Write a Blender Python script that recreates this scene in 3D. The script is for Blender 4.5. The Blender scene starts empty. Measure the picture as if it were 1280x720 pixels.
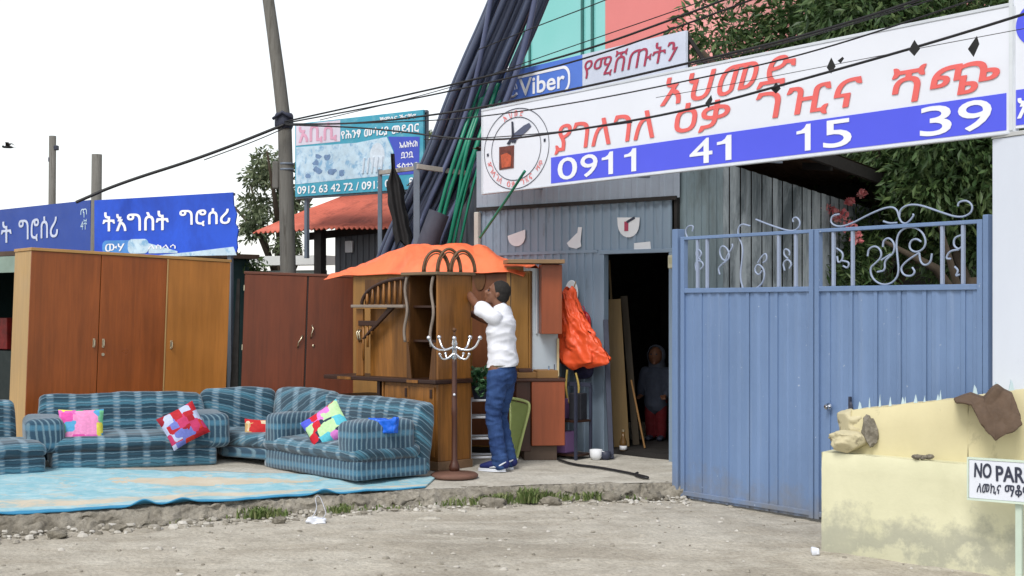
import bpy, bmesh, math, random
import numpy as np
from mathutils import Vector, Matrix, noise as mnoise

# ------------------------------------------------------------------ camera
scene = bpy.context.scene
COL = scene.collection
F, H, HY = 1778.0, 1.75, 383.0          # focal length in photo pixels, eye height, horizon row
cam_d = bpy.data.cameras.new('camera')
cam_d.sensor_width = 36.0
cam_d.lens = 36.0 * F / 1280.0
cam_d.shift_y = 23.0 / 1280.0
cam_d.clip_start, cam_d.clip_end = 0.1, 2000.0
cam = bpy.data.objects.new('camera', cam_d)
COL.objects.link(cam)
cam.location = (0, 0, H)
cam.rotation_euler = (math.radians(90), 0, 0)
scene.camera = cam
# ------------------------------------------------------------------ light
SUN_EL, SUN_ROT = math.radians(52), math.radians(205)     # overcast, brightest part of the sky behind the viewer's left shoulder
world = bpy.data.worlds.new('World')
scene.world = world
world.use_nodes = True
wn = world.node_tree
wn.nodes.clear()
sky = wn.nodes.new('ShaderNodeTexSky')
sky.sky_type = 'NISHITA'
sky.sun_disc = False
sky.sun_elevation, sky.sun_rotation = SUN_EL, SUN_ROT
sky.altitude, sky.air_density, sky.dust_density, sky.ozone_density = 2300, 1.6, 6.0, 1.0
hs = wn.nodes.new('ShaderNodeHueSaturation')
hs.inputs['Saturation'].default_value = 0.22
bg = wn.nodes.new('ShaderNodeBackground')
bg.inputs['Strength'].default_value = 0.125
wo = wn.nodes.new('ShaderNodeOutputWorld')
wn.links.new(sky.outputs[0], hs.inputs['Color'])
wn.links.new(hs.outputs[0], bg.inputs['Color'])
wn.links.new(bg.outputs[0], wo.inputs['Surface'])
sun_d = bpy.data.lights.new('sun', 'SUN')
sun_d.energy, sun_d.angle, sun_d.color = 1.5, math.radians(22), (1.0, 0.96, 0.90)
sun = bpy.data.objects.new('sun', sun_d)
COL.objects.link(sun)
sdir = Vector((math.sin(SUN_ROT) * math.cos(SUN_EL), math.cos(SUN_ROT) * math.cos(SUN_EL), math.sin(SUN_EL)))
sun.rotation_euler = sdir.to_track_quat('Z', 'Y').to_euler()
sun.location = sdir * 40
scene.view_settings.view_transform = 'Standard'
scene.view_settings.look = 'None'
scene.view_settings.exposure = 0.70
scene.view_settings.gamma = 1.0
scene.cycles.max_bounces = 6
scene.cycles.diffuse_bounces = 3

random.seed(7)
rng = np.random.default_rng(7)
PI = math.pi

# ------------------------------------------------------------------ geometry helpers
def W(px, py, d):                       # a point of the photo, d metres away, as a point of the place
    return Vector(((px - 640) / F * d, d, H - (py - HY) / F * d))
def lerp(a, b, t): return a + (b - a) * t
def sstep(a, b, x):
    t = min(1, max(0, (x - a) / (b - a)))
    return t * t * (3 - 2 * t)

class Face:                             # an upright plane through two (column, distance) points
    def __init__(s, pa, da, pb, db):
        s.pa, s.pb, s.ia, s.ib = pa, pb, 1 / da, 1 / db
        s.A = s._xy(pa); B = s._xy(pb)
        s.e = (B - s.A).normalized(); s.len = (B - s.A).length
        s.n = Vector((s.e.y, -s.e.x))   # toward the street
        s.rotz = math.atan2(s.e.y, s.e.x)
    def d(s, px): return 1 / lerp(s.ia, s.ib, (px - s.pa) / (s.pb - s.pa))
    def _xy(s, px):
        d = s.d(px); return Vector(((px - 640) / F * d, d))
    def u(s, px): return (s._xy(px) - s.A).dot(s.e)
    def z(s, px, py): return H - (py - HY) / F * s.d(px)
    def xy(s, u, off=0): return s.A + s.e * u + s.n * off
    def loc(s, px, py, off=0): return (s.u(px), -off, s.z(px, py))   # in the frame of an object at A, turned by rotz

class MB:                               # collects shapes for ONE mesh object
    def __init__(s): s.v, s.f = [], []
    def add(s, vs, fs):
        o = len(s.v); s.v += [tuple(v) for v in vs]; s.f += [tuple(i + o for i in f) for f in fs]
        return s
    def box(s, x0, x1, y0, y1, z0, z1, M=None):
        vs = [Vector((x, y, z)) for z in (z0, z1) for y in (y0, y1) for x in (x0, x1)]
        if M: vs = [M @ v for v in vs]
        return s.add(vs, [(0, 2, 3, 1), (4, 5, 7, 6), (0, 1, 5, 4), (2, 6, 7, 3), (0, 4, 6, 2), (1, 3, 7, 5)])
    def bar(s, a, b, w, t, up=(0, 0, 1)):       # a square bar from a to b
        a, b = Vector(a), Vector(b); d = (b - a).normalized(); up = Vector(up)
        x = d.cross(up)
        if x.length < 1e-4: x = d.cross(Vector((1, 0, 0)))
        x.normalize(); y = x.cross(d)
        vs = [p + x * (i * w / 2) + y * (j * t / 2) for p in (a, b) for i, j in ((-1, -1), (1, -1), (1, 1), (-1, 1))]
        return s.add(vs, [(3, 2, 1, 0), (4, 5, 6, 7), (0, 1, 5, 4), (1, 2, 6, 5), (2, 3, 7, 6), (3, 0, 4, 7)])
    def tube(s, pts, r, n=8, ref=None, caps=True, sq=None):
        pts = [Vector(p) for p in pts]; N = len(pts)
        rs = r if isinstance(r, (list, tuple)) else [r] * N
        T = [(pts[min(i + 1, N - 1)] - pts[max(i - 1, 0)]).normalized() for i in range(N)]
        up = Vector(ref) if ref else (Vector((0, 0, 1)) if abs(T[0].z) < .9 else Vector((1, 0, 0)))
        X = None; vs = []; fs = []
        for i in range(N):
            x = (up if (X is None or ref) else X); x = x - T[i] * x.dot(T[i])
            if x.length < 1e-5: x = T[i].orthogonal()
            x.normalize(); X = x; y = T[i].cross(x)
            ra, rb = rs[i] if isinstance(rs[i], (list, tuple)) else (rs[i], rs[i])
            for k in range(n):
                a = 2 * PI * k / n
                vs.append(pts[i] + x * (math.cos(a) * ra) + y * (math.sin(a) * rb))
        for i in range(N - 1):
            for k in range(n):
                k2 = (k + 1) % n
                fs.append((i * n + k, i * n + k2, (i + 1) * n + k2, (i + 1) * n + k))
        if caps:
            fs.append(tuple(reversed(range(n)))); fs.append(tuple(range((N - 1) * n, N * n)))
        return s.add(vs, fs)
    def limb(s, pts, rs, n=14, ref=None):       # tapered limb with rounded ends
        pts = [Vector(p) for p in pts]; P = []; R = []
        def sc(r, k): return (r[0] * k, r[1] * k) if isinstance(r, (list, tuple)) else r * k
        def mr(r): return min(r) if isinstance(r, (list, tuple)) else r
        d0 = (pts[0] - pts[1]).normalized(); d1 = (pts[-1] - pts[-2]).normalized()
        for k in (.25, .6, .87): P.append(pts[0] + d0 * mr(rs[0]) * math.sqrt(1 - k * k)); R.append(sc(rs[0], k))
        P += pts; R += list(rs)
        for k in (.87, .6, .25): P.append(pts[-1] + d1 * mr(rs[-1]) * math.sqrt(1 - k * k)); R.append(sc(rs[-1], k))
        return s.tube(P, R, n, ref)
    def ball(s, c, r, M=None, n=14, m=9):
        rx, ry, rz = r if isinstance(r, (list, tuple)) else (r, r, r)
        vs = []; fs = []; c = Vector(c)
        for j in range(m + 1):
            t = PI * j / m
            for k in range(n):
                a = 2 * PI * k / n
                p = Vector((rx * math.sin(t) * math.cos(a), ry * math.sin(t) * math.sin(a), rz * math.cos(t)))
                vs.append(c + (M @ p if M else p))
        for j in range(m):
            for k in range(n):
                k2 = (k + 1) % n; fs.append((j * n + k, (j + 1) * n + k, (j + 1) * n + k2, j * n + k2))
        return s.add(vs, fs)
    def lathe(s, prof, c=(0, 0, 0), n=20):
        vs = []; fs = []
        for r, z in prof:
            for k in range(n):
                a = 2 * PI * k / n; vs.append((c[0] + r * math.cos(a), c[1] + r * math.sin(a), c[2] + z))
        for j in range(len(prof) - 1):
            for k in range(n):
                k2 = (k + 1) % n; fs.append((j * n + k, j * n + k2, (j + 1) * n + k2, (j + 1) * n + k))
        fs.append(tuple(reversed(range(n)))); fs.append(tuple(range((len(prof) - 1) * n, len(prof) * n)))
        return s.add(vs, fs)
    def prism(s, poly, y0, y1):                 # polygon in (x, z), thickness along y
        n = len(poly); vs = [(x, y0, z) for x, z in poly] + [(x, y1, z) for x, z in poly]
        fs = [tuple(range(n)), tuple(reversed(range(n, 2 * n)))] + [(i, i + n, (i + 1) % n + n, (i + 1) % n) for i in range(n)]
        return s.add(vs, fs)
    def slab(s, poly, z0, z1):                  # polygon in (x, y), thickness along z
        n = len(poly); vs = [(x, y, z0) for x, y in poly] + [(x, y, z1) for x, y in poly]
        fs = [tuple(reversed(range(n))), tuple(range(n, 2 * n))] + [(i, (i + 1) % n, (i + 1) % n + n, i + n) for i in range(n)]
        return s.add(vs, fs)
    def grid(s, fn, nu, nv, flip=False):
        vs = [fn(i / nu, j / nv) for j in range(nv + 1) for i in range(nu + 1)]; w = nu + 1; fs = []
        for j in range(nv):
            for i in range(nu):
                q = (j * w + i, j * w + i + 1, (j + 1) * w + i + 1, (j + 1) * w + i)
                fs.append(tuple(reversed(q)) if flip else q)
        return s.add(vs, fs)
    def cushion(s, x0, x1, y0, y1, z0, z1, r=.05, puff=.015, n=12, wob=.006, M=None, seed=0):
        c = Vector(((x0 + x1) / 2, (y0 + y1) / 2, (z0 + z1) / 2)); h = Vector(((x1 - x0) / 2, (y1 - y0) / 2, (z1 - z0) / 2))
        r = min(r, h.x * .95, h.y * .95, h.z * .95); key = {}; vs = []; fs = []
        def vert(p):
            k = tuple(round(a, 5) for a in p)
            if k in key: return key[k]
            q = Vector((p[0] * h.x, p[1] * h.y, p[2] * h.z))
            core = Vector([max(-(h[i] - r), min(h[i] - r, q[i])) for i in range(3)])
            d = q - core
            o = core + d.normalized() * r if d.length > 1e-6 else q
            for i in range(3):
                a, b = p[(i + 1) % 3], p[(i + 2) % 3]
                if abs(p[i]) > .99: o[i] += math.copysign(puff * (1 - a * a) * (1 - b * b), p[i])
            o = o + c
            nz = mnoise.noise_vector(o * 5 + Vector((seed * 3.1, seed, 0)))
            o = o + nz * wob
            if M: o = M @ o
            key[k] = len(vs); vs.append(o); return key[k]
        ts = [math.sin((i / n - .5) * PI) * .6 + (2 * i / n - 1) * .4 for i in range(n + 1)]
        for ax in range(3):
            for sg in (-1, 1):
                for i in range(n):
                    for j in range(n):
                        q = []
                        for a, b in ((i, j), (i + 1, j), (i + 1, j + 1), (i, j + 1)):
                            p = [0, 0, 0]; p[ax] = sg; p[(ax + 1) % 3] = ts[a]; p[(ax + 2) % 3] = ts[b]; q.append(vert(p))
                        fs.append(tuple(q) if sg > 0 else tuple(reversed(q)))
        return s.add(vs, fs)
    def build(s, name, mat, parent=None, smooth=False, bevel=0, world=False, segs=2):
        vs = s.v
        if world and parent is not None:
            Mi = rootmat(parent).inverted(); vs = [tuple(Mi @ Vector(v)) for v in vs]
        me = bpy.data.meshes.new(name); me.from_pydata(vs, [], s.f); me.update()
        if smooth: me.shade_smooth()
        if mat: me.materials.append(mat)
        o = bpy.data.objects.new(name, me); COL.objects.link(o)
        if parent is not None: o.parent = parent
        if bevel:
            b = o.modifiers.new('bevel', 'BEVEL'); b.width = bevel; b.segments = segs; b.limit_method = 'ANGLE'; b.angle_limit = .6
        return o
    def remesh(s, name, mat, parent, voxel=.014, smooth=2, wrinkle=0, wscale=8, world=False, seed=0, creases=0):
        o = s.build(name, mat, None)
        m = o.modifiers.new('r', 'REMESH'); m.mode = 'VOXEL'; m.voxel_size = voxel
        if smooth:
            m = o.modifiers.new('s', 'SMOOTH'); m.iterations = smooth; m.factor = .5
        dg = bpy.context.evaluated_depsgraph_get()
        me = bpy.data.meshes.new_from_object(o.evaluated_get(dg))
        old = o.data; bpy.data.objects.remove(o); bpy.data.meshes.remove(old)
        n = len(me.vertices)
        if wrinkle:
            nor = [v.normal.copy() for v in me.vertices]
            for i, v in enumerate(me.vertices):
                p = v.co * wscale
                if creases:
                    a = mnoise.noise(Vector((p.x * .8 + p.z * .9, p.y * .8, p.z * creases)) + Vector((seed, 0, 0))); b = mnoise.noise(Vector((p.x * 1.2 - p.z * 1.1, p.y * 1.2, p.z * creases * 1.3)) + Vector((0, seed, 0)))
                    k = .55 - 1.5 * abs(a) - .8 * abs(b) + .3 * mnoise.noise(p * .5)
                else: k = mnoise.noise(Vector((p.x * .6 + p.z * .5, p.y * .6, p.z)) + Vector((seed, 0, 0))) + .5 * mnoise.noise(p * 2.3 + Vector((0, seed, 0)))
                v.co += nor[i] * (k * wrinkle)
        me.shade_smooth()
        me.name = name
        if not me.materials: me.materials.append(mat)
        o = bpy.data.objects.new(name, me); COL.objects.link(o)
        if parent is not None: o.parent = parent
        return o

def rootmat(o):
    M = Matrix.Translation(o.location) @ o.rotation_euler.to_matrix().to_4x4()
    return (rootmat(o.parent) @ M) if o.parent else M
def tag(o, label=None, cat=None, group=None, kind=None):
    if label:
        assert 4 <= len(label.split()) <= 16, label
        o['label'] = label
    if cat: o['category'] = cat
    if group: o['group'] = group
    if kind: o['kind'] = kind
    return o
def thing(name, label, cat, loc=(0, 0, 0), rotz=0, group=None, tilt=0):
    o = bpy.data.objects.new(name, None); COL.objects.link(o); o.empty_display_size = .1
    o.location = loc; o.rotation_euler = (0, tilt, rotz)
    return tag(o, label, cat, group)
def on_face(fc, name, label, cat, z=0, group=None):
    return thing(name, label, cat, (fc.A.x, fc.A.y, z), fc.rotz, group)

def text_shape(s, bold=0.0, shear=0.0):
    c = bpy.data.curves.new('t', 'FONT'); c.body = s; c.resolution_u = 4; c.offset = bold; c.shear = shear
    o = bpy.data.objects.new('t', c); COL.objects.link(o)
    dg = bpy.context.evaluated_depsgraph_get(); dg.update()
    me = bpy.data.meshes.new_from_object(o.evaluated_get(dg))
    vs = np.array([v.co[:2] for v in me.vertices]); fs = [tuple(p.vertices) for p in me.polygons]
    bpy.data.objects.remove(o); bpy.data.curves.remove(c); bpy.data.meshes.remove(me)
    lo, hi = vs.min(0), vs.max(0)
    return (vs - lo) / (hi - lo), fs
def letters(mb, s, x0, x1, z0, z1, y=-.004, bold=0.0, shear=0.0):
    vs, fs = text_shape(s, 0, shear); k = bold * (z1 - z0)
    offs = [(0, 0)] if not bold else [(0, 0), (k, 0), (-k, 0), (0, k), (0, -k), (k * .7, k * .7), (-k * .7, k * .7), (k * .7, -k * .7), (-k * .7, -k * .7)]
    for i, (dx, dz) in enumerate(offs): mb.add([(lerp(x0, x1, a) + dx, y - .00025 * i, lerp(z0, z1, b) + dz) for a, b in vs], fs)
    return mb
def words(root, mat, items, y=-.006, bold=.02, shear=0, name='lettering'):
    for s, x0, x1, z0, z1, *r in items:
        letters(MB(), s, x0, x1, z0, z1, y, r[0] if r else bold, r[1] if len(r) > 1 else shear).build(name, mat, root)

# ------------------------------------------------------------------ materials
def rgb(r, g, b, k=1.0):
    f = lambda c: (c / 255 / 12.92 if c / 255 <= .04045 else ((c / 255 + .055) / 1.055) ** 2.4) * k
    return (f(r), f(g), f(b), 1.0)
class NT:
    def __init__(s, name):
        s.m = bpy.data.materials.new(name); s.m.use_nodes = True; s.t = s.m.node_tree
        s.b = next(n for n in s.t.nodes if n.type == 'BSDF_PRINCIPLED')
        s._co = None
    def n(s, typ, **kw):
        x = s.t.nodes.new(typ)
        for k, v in kw.items():
            if k in x.inputs: x.inputs[k].default_value = v
            else: setattr(x, k, v)
        return x
    def l(s, a, b): s.t.links.new(a, b)
    def co(s, scale=(1, 1, 1), kind='Object'):
        tc = s.n('ShaderNodeTexCoord'); mp = s.n('ShaderNodeMapping'); mp.inputs['Scale'].default_value = scale
        s.l(tc.outputs[kind], mp.inputs[0]); return mp.outputs[0]
    def noise(s, vec, scale, detail=4, rough=.6, dist=0):
        x = s.n('ShaderNodeTexNoise'); x.inputs['Scale'].default_value = scale; x.inputs['Detail'].default_value = detail
        x.inputs['Roughness'].default_value = rough; x.inputs['Distortion'].default_value = dist
        s.l(vec, x.inputs['Vector']); return x.outputs['Fac']
    def ramp(s, fac, stops, interp='LINEAR'):
        r = s.n('ShaderNodeValToRGB'); cr = r.color_ramp; cr.interpolation = interp
        while len(cr.elements) < len(stops): cr.elements.new(.5)
        for e, (p, c) in zip(cr.elements, stops): e.position = p; e.color = c if len(c) == 4 else (*c, 1)
        s.l(fac, r.inputs[0]); return r.outputs[0]
    def mix(s, fac, a, b, mode='MIX'):
        x = s.n('ShaderNodeMix', data_type='RGBA', blend_type=mode)
        for sock, val in ((x.inputs[0], fac), (x.inputs[6], a), (x.inputs[7], b)):
            if hasattr(val, 'links') or isinstance(val, bpy.types.NodeSocket): s.l(val, sock)
            else: sock.default_value = val
        return x.outputs[2]
    def math(s, op, a, b=None):
        x = s.n('ShaderNodeMath', operation=op)
        for i, val in enumerate((a, b)):
            if val is None: continue
            if isinstance(val, bpy.types.NodeSocket): s.l(val, x.inputs[i])
            else: x.inputs[i].default_value = val
        return x.outputs[0]
    def sep(s, vec):
        x = s.n('ShaderNodeSeparateXYZ'); s.l(vec, x.inputs[0]); return x.outputs
    def bump(s, h, strength=.3, dist=.01):
        x = s.n('ShaderNodeBump'); x.inputs['Strength'].default_value = strength; x.inputs['Distance'].default_value = dist
        s.l(h, x.inputs['Height']); s.l(x.outputs[0], s.b.inputs['Normal'])
    def out(s, col, rough=.6, metal=0, spec=.5):
        if isinstance(col, bpy.types.NodeSocket): s.l(col, s.b.inputs['Base Color'])
        else: s.b.inputs['Base Color'].default_value = col
        if isinstance(rough, bpy.types.NodeSocket): s.l(rough, s.b.inputs['Roughness'])
        else: s.b.inputs['Roughness'].default_value = rough
        s.b.inputs['Metallic'].default_value = metal; s.b.inputs['Specular IOR Level'].default_value = spec
        return s.m
def sh(c, k): return (c[0] * k, c[1] * k, c[2] * k, 1)
def paint(name, c, rough=.55, var=.14, scale=2.5, stretch=(1, 1, 1), dirt=None, dlo=.55, dhi=.75, dscale=3, bump=0, bscale=60, metal=0, spec=.4):
    t = NT(name); v = t.co(stretch)
    n1 = t.noise(v, scale, 6, .65)
    col = t.ramp(n1, [(.25, sh(c, 1 - var)), (.75, sh(c, 1 + var))])
    if dirt:
        n2 = t.noise(v, dscale, 8, .7, .4)
        col = t.mix(t.ramp(n2, [(dlo, (0, 0, 0)), (dhi, (1, 1, 1))]), col, dirt)
    if bump: t.bump(t.noise(t.co(), bscale, 4), bump, .004)
    r = t.ramp(t.noise(v, scale * 3, 3), [(.3, (rough * .85,) * 3), (.7, (min(1, rough * 1.15),) * 3)])
    return t.out(col, r, metal, spec)
def wood(name, c, dark=.55, rough=.42, scale=9, along='z', seed=0, contrast=1.0):
    t = NT(name); st = {'z': (1, 1, .07), 'x': (.07, 1, 1), 'y': (1, .07, 1)}[along]
    v = t.co(st)
    n1 = t.noise(v, scale, 8, .7, .6); n2 = t.noise(v, scale * 6, 4, .6); n3 = t.noise(t.co(), 1.6, 3, .5)
    a = t.ramp(n1, [(.3, sh(c, 1 - (1 - dark) * contrast)), (.55, c), (.75, sh(c, 1 + .22 * contrast))])
    b = t.mix(t.ramp(n2, [(.35, (.35,) * 3), (.6, (0,) * 3)]), a, sh(c, dark * .8))
    g = t.mix(.5, b, t.ramp(n3, [(.3, (.78, .74, .7)), (.7, (1.15, 1.12, 1.1))]), 'MULTIPLY')
    t.bump(n2, .12, .002)
    return t.out(g, t.ramp(n3, [(.3, (rough * .8,) * 3), (.7, (rough * 1.3,) * 3)]), 0, .45)
# ------------------------------------------------------------------ the ground
EDGE = [(-420, 9.3), (-150, 9.95), (0, 10.42), (120, 10.75), (300, 11.35), (530, 11.95), (700, 12.3), (838, 12.42), (851, 12.40)]
EDGE_XY = [((p - 640) / F * d, d) for p, d in EDGE]
def yedge(x):
    if x <= EDGE_XY[0][0]: return EDGE_XY[0][1]
    for (x0, y0), (x1, y1) in zip(EDGE_XY, EDGE_XY[1:]):
        if x <= x1: return lerp(y0, y1, (x - x0) / (x1 - x0))
    return EDGE_XY[-1][1]
def pz(x, y): return .205 + min(.125, .035 * max(0, y - yedge(x)))       # pavement height
def sz(x, y):                                                            # street height
    return .085 * sstep(8.6, 10.6, y) + .012 * mnoise.noise(Vector((x * .7, y * .9, 3))) + .006 * mnoise.noise(Vector((x * 3, y * 3, 9)))

def ground_mat(name, lo, hi, grit=1.0):
    t = NT(name); v = t.co()
    a = t.noise(v, .55, 6, .62, .5); b = t.noise(v, 5, 8, .7); c = t.noise(v, 38, 6, .75); s = t.noise(t.co((.6, 1.5, 1)), 1.3, 7, .7, 1.2)
    base = t.ramp(a, [(.3, lo), (.5, sh(lo, 1.25)), (.72, hi)])
    tr = t.mix(t.ramp(s, [(.42, (0, 0, 0)), (.66, (.75,) * 3)]), base, sh(hi, 1.12))
    base = t.mix(t.ramp(b, [(.3, (.45,) * 3), (.55, (0, 0, 0))]), tr, sh(lo, .72))
    g = t.mix(.8, base, t.ramp(c, [(.28, (.62, .6, .57)), (.5, (1, 1, 1)), (.72, (1.25, 1.24, 1.22))]), 'MULTIPLY')
    vo = t.n('ShaderNodeTexVoronoi'); vo.inputs['Scale'].default_value = 26; t.l(v, vo.inputs['Vector'])
    hh = t.math('ADD', t.math('MULTIPLY', c, .7 * grit), t.math('MULTIPLY', vo.outputs['Distance'], -.5 * grit))
    t.bump(hh, .75, .02)
    return t.out(g, .95, 0, .15)
M_street = ground_mat('packed_dirt', rgb(164, 157, 144, .83), rgb(199, 194, 182, .88))
M_far = ground_mat('bare_earth', rgb(128, 116, 98, .8), rgb(160, 150, 132, .85))
M_conc = ground_mat('worn_concrete', rgb(168, 163, 152, .85), rgb(200, 197, 188, .85), .45)
M_rub = ground_mat('rubble_concrete', rgb(124, 118, 106, .72), rgb(178, 172, 160, .85), 1.5)

MB().grid(lambda u, v: (lerp(-9, 9, u), lerp(2, 14.0, v), sz(lerp(-9, 9, u), lerp(2, 14.0, v))
     + .010 * mnoise.noise(Vector((lerp(-9, 9, u) * 9, lerp(2, 14, v) * 9, 1)))), 300, 240).build('street', M_street, None, True)['kind'] = 'structure'
MB().grid(lambda u, v: (lerp(-300, 300, u), lerp(-60, 600, v), -.05), 12, 12).build('ground', M_far)['kind'] = 'structure'

def pave(u, v):
    x = lerp(EDGE_XY[0][0] - 2, 1.62, u); y0 = yedge(x) + .05; y = lerp(y0, 24.0, v ** 2.2)
    return (x, y, pz(x, y) + .006 * mnoise.noise(Vector((x * 2, y * 2, 0))))
MB().grid(pave, 170, 70).build('pavement', M_conc, None, True)['kind'] = 'structure'
def kerbf(u, v):
    x = lerp(EDGE_XY[0][0] - 2, 1.60, u); ye = yedge(x); top = pz(x, ye) + .004
    prof = [(.30, -.012), (.16, .0), (.05, .0), (-.02, -.02), (-.06, -.06), (-.09, -.10), (-.15, -.125), (-.26, -.16)]
    k = v * (len(prof) - 1); i = min(int(k), len(prof) - 2); f = k - i
    dy = lerp(prof[i][0], prof[i + 1][0], f); dz = lerp(prof[i][1], prof[i + 1][1], f)
    w = sstep(.12, .55, v)
    n1 = mnoise.noise(Vector((x * 1.7, v * 1.5, 4))); n2 = mnoise.noise(Vector((x * 7, v * 5, 8))); n3 = abs(mnoise.noise(Vector((x * 16, v * 11, 2))))
    n4 = abs(mnoise.noise(Vector((x * 5.2, v * 4, 12)))); dy += w * (.11 * n1 + .07 * n2 - .05 * n3 - .06 * n4) ; dz += w * (.03 * n2 + .06 * n3 + .03 * n4 - .025) - (1 - w) * .012 * abs(n2)
    return (x, ye + dy, top + dz)
MB().grid(kerbf, 640, 30, True).build('kerb', M_rub, None, True)['kind'] = 'structure'

def leaf_mat(name, c1, c2, c3, rough=.55, trans=.0):
    t = NT(name); g = t.n('ShaderNodeNewGeometry'); o = t.ramp(g.outputs['Random Per Island'], [(0, c1), (.5, c2), (1, c3)])
    t.out(o, rough, 0, .35)
    if trans:
        b = t.n('ShaderNodeBsdfTranslucent'); t.l(o, b.inputs[0]); mx = t.n('ShaderNodeMixShader'); mx.inputs[0].default_value = trans
        t.l(t.b.outputs[0], mx.inputs[1]); t.l(b.outputs[0], mx.inputs[2])
        outn = next(n for n in t.t.nodes if n.type == 'OUTPUT_MATERIAL'); t.l(mx.outputs[0], outn.inputs[0])
    return t.m
# loose stones and gravel nobody could count
def stone(mb, x, y, z, r, seed):
    q = Vector((seed * 1.7, seed * .9, 0)); vs = []; fs = []; n, m = 6, 4
    ex, ey, ez = random.uniform(.7, 1.3), random.uniform(.7, 1.3), random.uniform(.4, .8); a0 = random.random() * 6
    for j in range(m + 1):
        t = PI * j / m
        for k in range(n):
            a = a0 + 2 * PI * k / n; p = Vector((math.sin(t) * math.cos(a) * ex, math.sin(t) * math.sin(a) * ey, math.cos(t) * ez))
            p *= 1 + .45 * mnoise.noise(p * 1.3 + q); vs.append((x + p.x * r, y + p.y * r, z + p.z * r))
    for j in range(m):
        for k in range(n):
            k2 = (k + 1) % n; fs.append((j * n + k, (j + 1) * n + k, (j + 1) * n + k2, j * n + k2))
    mb.add(vs, fs)
M_grav = leaf_mat('grey_pebbles', rgb(128, 122, 110, .8), rgb(172, 166, 154, .8), rgb(206, 202, 194, .85), .9)
mb = MB()
for i in range(950):
    y = random.uniform(7.5, 12.2); x = random.uniform(-6, 5)
    if y > yedge(x) - .1 and x < 1.6: continue
    stone(mb, x, y, sz(x, y) + .002, random.choice((.008, .010, .013, .016, .024)) * random.uniform(.7, 1.2), i)
for i in range(900):
    x = random.uniform(-6, 1.5); k = random.random() ** 1.5
    if -6 < x < -2.6 and random.random() < .2: k *= .6
    y = yedge(x) - .06 - .42 * k
    stone(mb, x, y, sz(x, y) + .02 * (1 - k), random.uniform(.010, .03) * random.uniform(.6, 1.3) * (1.2 if x < -2 else 1), i + 3000)
tag(mb.build('gravel', M_grav), 'loose grey gravel and pebbles scattered over the dirt street', 'gravel', kind='stuff')

# weeds along the kerb
M_weed = leaf_mat('weed_green', (.08, .13, .03, 1), (.16, .22, .07, 1), (.28, .30, .14, 1), .7, .3)
mb = MB()
def tuft(px, n, h, spread):
    for i in range(n):
        x = (px + random.gauss(0, spread) - 640) / F * 11.6; y = yedge(x) - random.uniform(.03, .30); z = sz(x, y) + .01
        L = h * random.uniform(.4, 1.15); a = random.random() * 6.28; dx, dy = math.cos(a), math.sin(a); w = random.uniform(.004, .010); b = random.uniform(.3, .9)
        p0 = Vector((x, y, z)); p1 = p0 + Vector((dx * L * .25 * b, dy * L * .25 * b, L * .6)); p2 = p0 + Vector((dx * L * .8 * b, dy * L * .8 * b, L * (.95 - .3 * b)))
        q = Vector((-dy, dx, 0)) * w
        mb.add([p0 - q, p0 + q, p1 + q * .9, p1 - q * .9, p2], [(0, 1, 2, 3), (3, 2, 4)])
for px, n, h, sp in ((330, 190, .10, 10), (352, 110, .07, 7), (428, 130, .075, 7), (568, 80, .08, 12), (604, 120, .09, 9), (625, 130, .10, 8), (662, 260, .14, 9), (688, 90, .09, 9), (712, 60, .07, 7), (745, 110, .09, 9), (250, 20, .05, 40), (480, 40, .05, 22), (790, 40, .05, 14)):
    tuft(px, n, h, sp)
tag(mb.build('weeds', M_weed), 'short green weeds growing along the broken kerb', 'weeds', kind='stuff')

# ------------------------------------------------------------------ shared materials
BLUE = rgb(116, 142, 182, .80)
def gate_mat():
    t = NT('gate_blue_paint'); v = t.co(); x, y, z = t.sep(v)
    a = t.noise(t.co((1, 1, .35)), 1.6, 6, .65); b = t.noise(v, 4, 7, .7); s = t.noise(v, 26, 3, .5); l = t.noise(t.co((1, 1, .05)), 14, 4, .6)
    col = t.ramp(a, [(.25, sh(BLUE, .86)), (.75, sh(BLUE, 1.12))])
    col = t.mix(t.ramp(l, [(.55, (0, 0, 0)), (.8, (.4,) * 3)]), col, rgb(146, 164, 192, .8))
    h = t.math('ADD', z, t.math('MULTIPLY', t.math('SUBTRACT', b, .5), .9))
    col = t.mix(t.ramp(h, [(.0, (.75,) * 3), (.36, (0, 0, 0))]), col, rgb(146, 142, 136, .65))
    col = t.mix(t.ramp(s, [(.72, (0, 0, 0)), (.76, (.7,) * 3)]), col, rgb(186, 198, 214, .8))
    col = t.mix(t.ramp(t.noise(v, 9, 6, .75), [(.70, (0, 0, 0)), (.76, (.6,) * 3)]), col, rgb(116, 92, 76, .5))
    t.bump(b, .25, .02); return t.out(col, t.ramp(b, [(.3, (.34,) * 3), (.7, (.58,) * 3)]), 0, .45)
M_gate = gate_mat()
M_gate2 = paint('gate_bar_paint', rgb(156, 170, 196, .8), .4, .08, 3)
M_shop = paint('shop_grey_blue_sheet', rgb(134, 152, 170, .84), .45, .16, 1.2, (1, 1, .25), rgb(105, 105, 100, .5), .58, .8, 4, .1, 60)
M_shopd = paint('shop_fascia_sheet', rgb(150, 160, 174, .84), .5, .15, 2, (.4, 1, 1))
M_shopg = paint('grey_green_sheet', rgb(132, 150, 158, .68), .5, .16, 1.3, (1, 1, .2), rgb(90, 96, 90, .5), .5, .8, 3)
M_peel = paint('peeling_whitewash', rgb(184, 194, 200, .75), .8, .16, 3, (1, 1, .4), rgb(112, 124, 130, .52), .42, .60, 2.0)
M_steel = paint('grey_steel', rgb(128, 140, 156, .6), .45, .15, 5, (1, 1, 1), rgb(110, 84, 66, .5), .62, .75, 8)
M_dark = paint('dark_timber', (.018, .016, .015, 1), .8, .3, 4)
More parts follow.
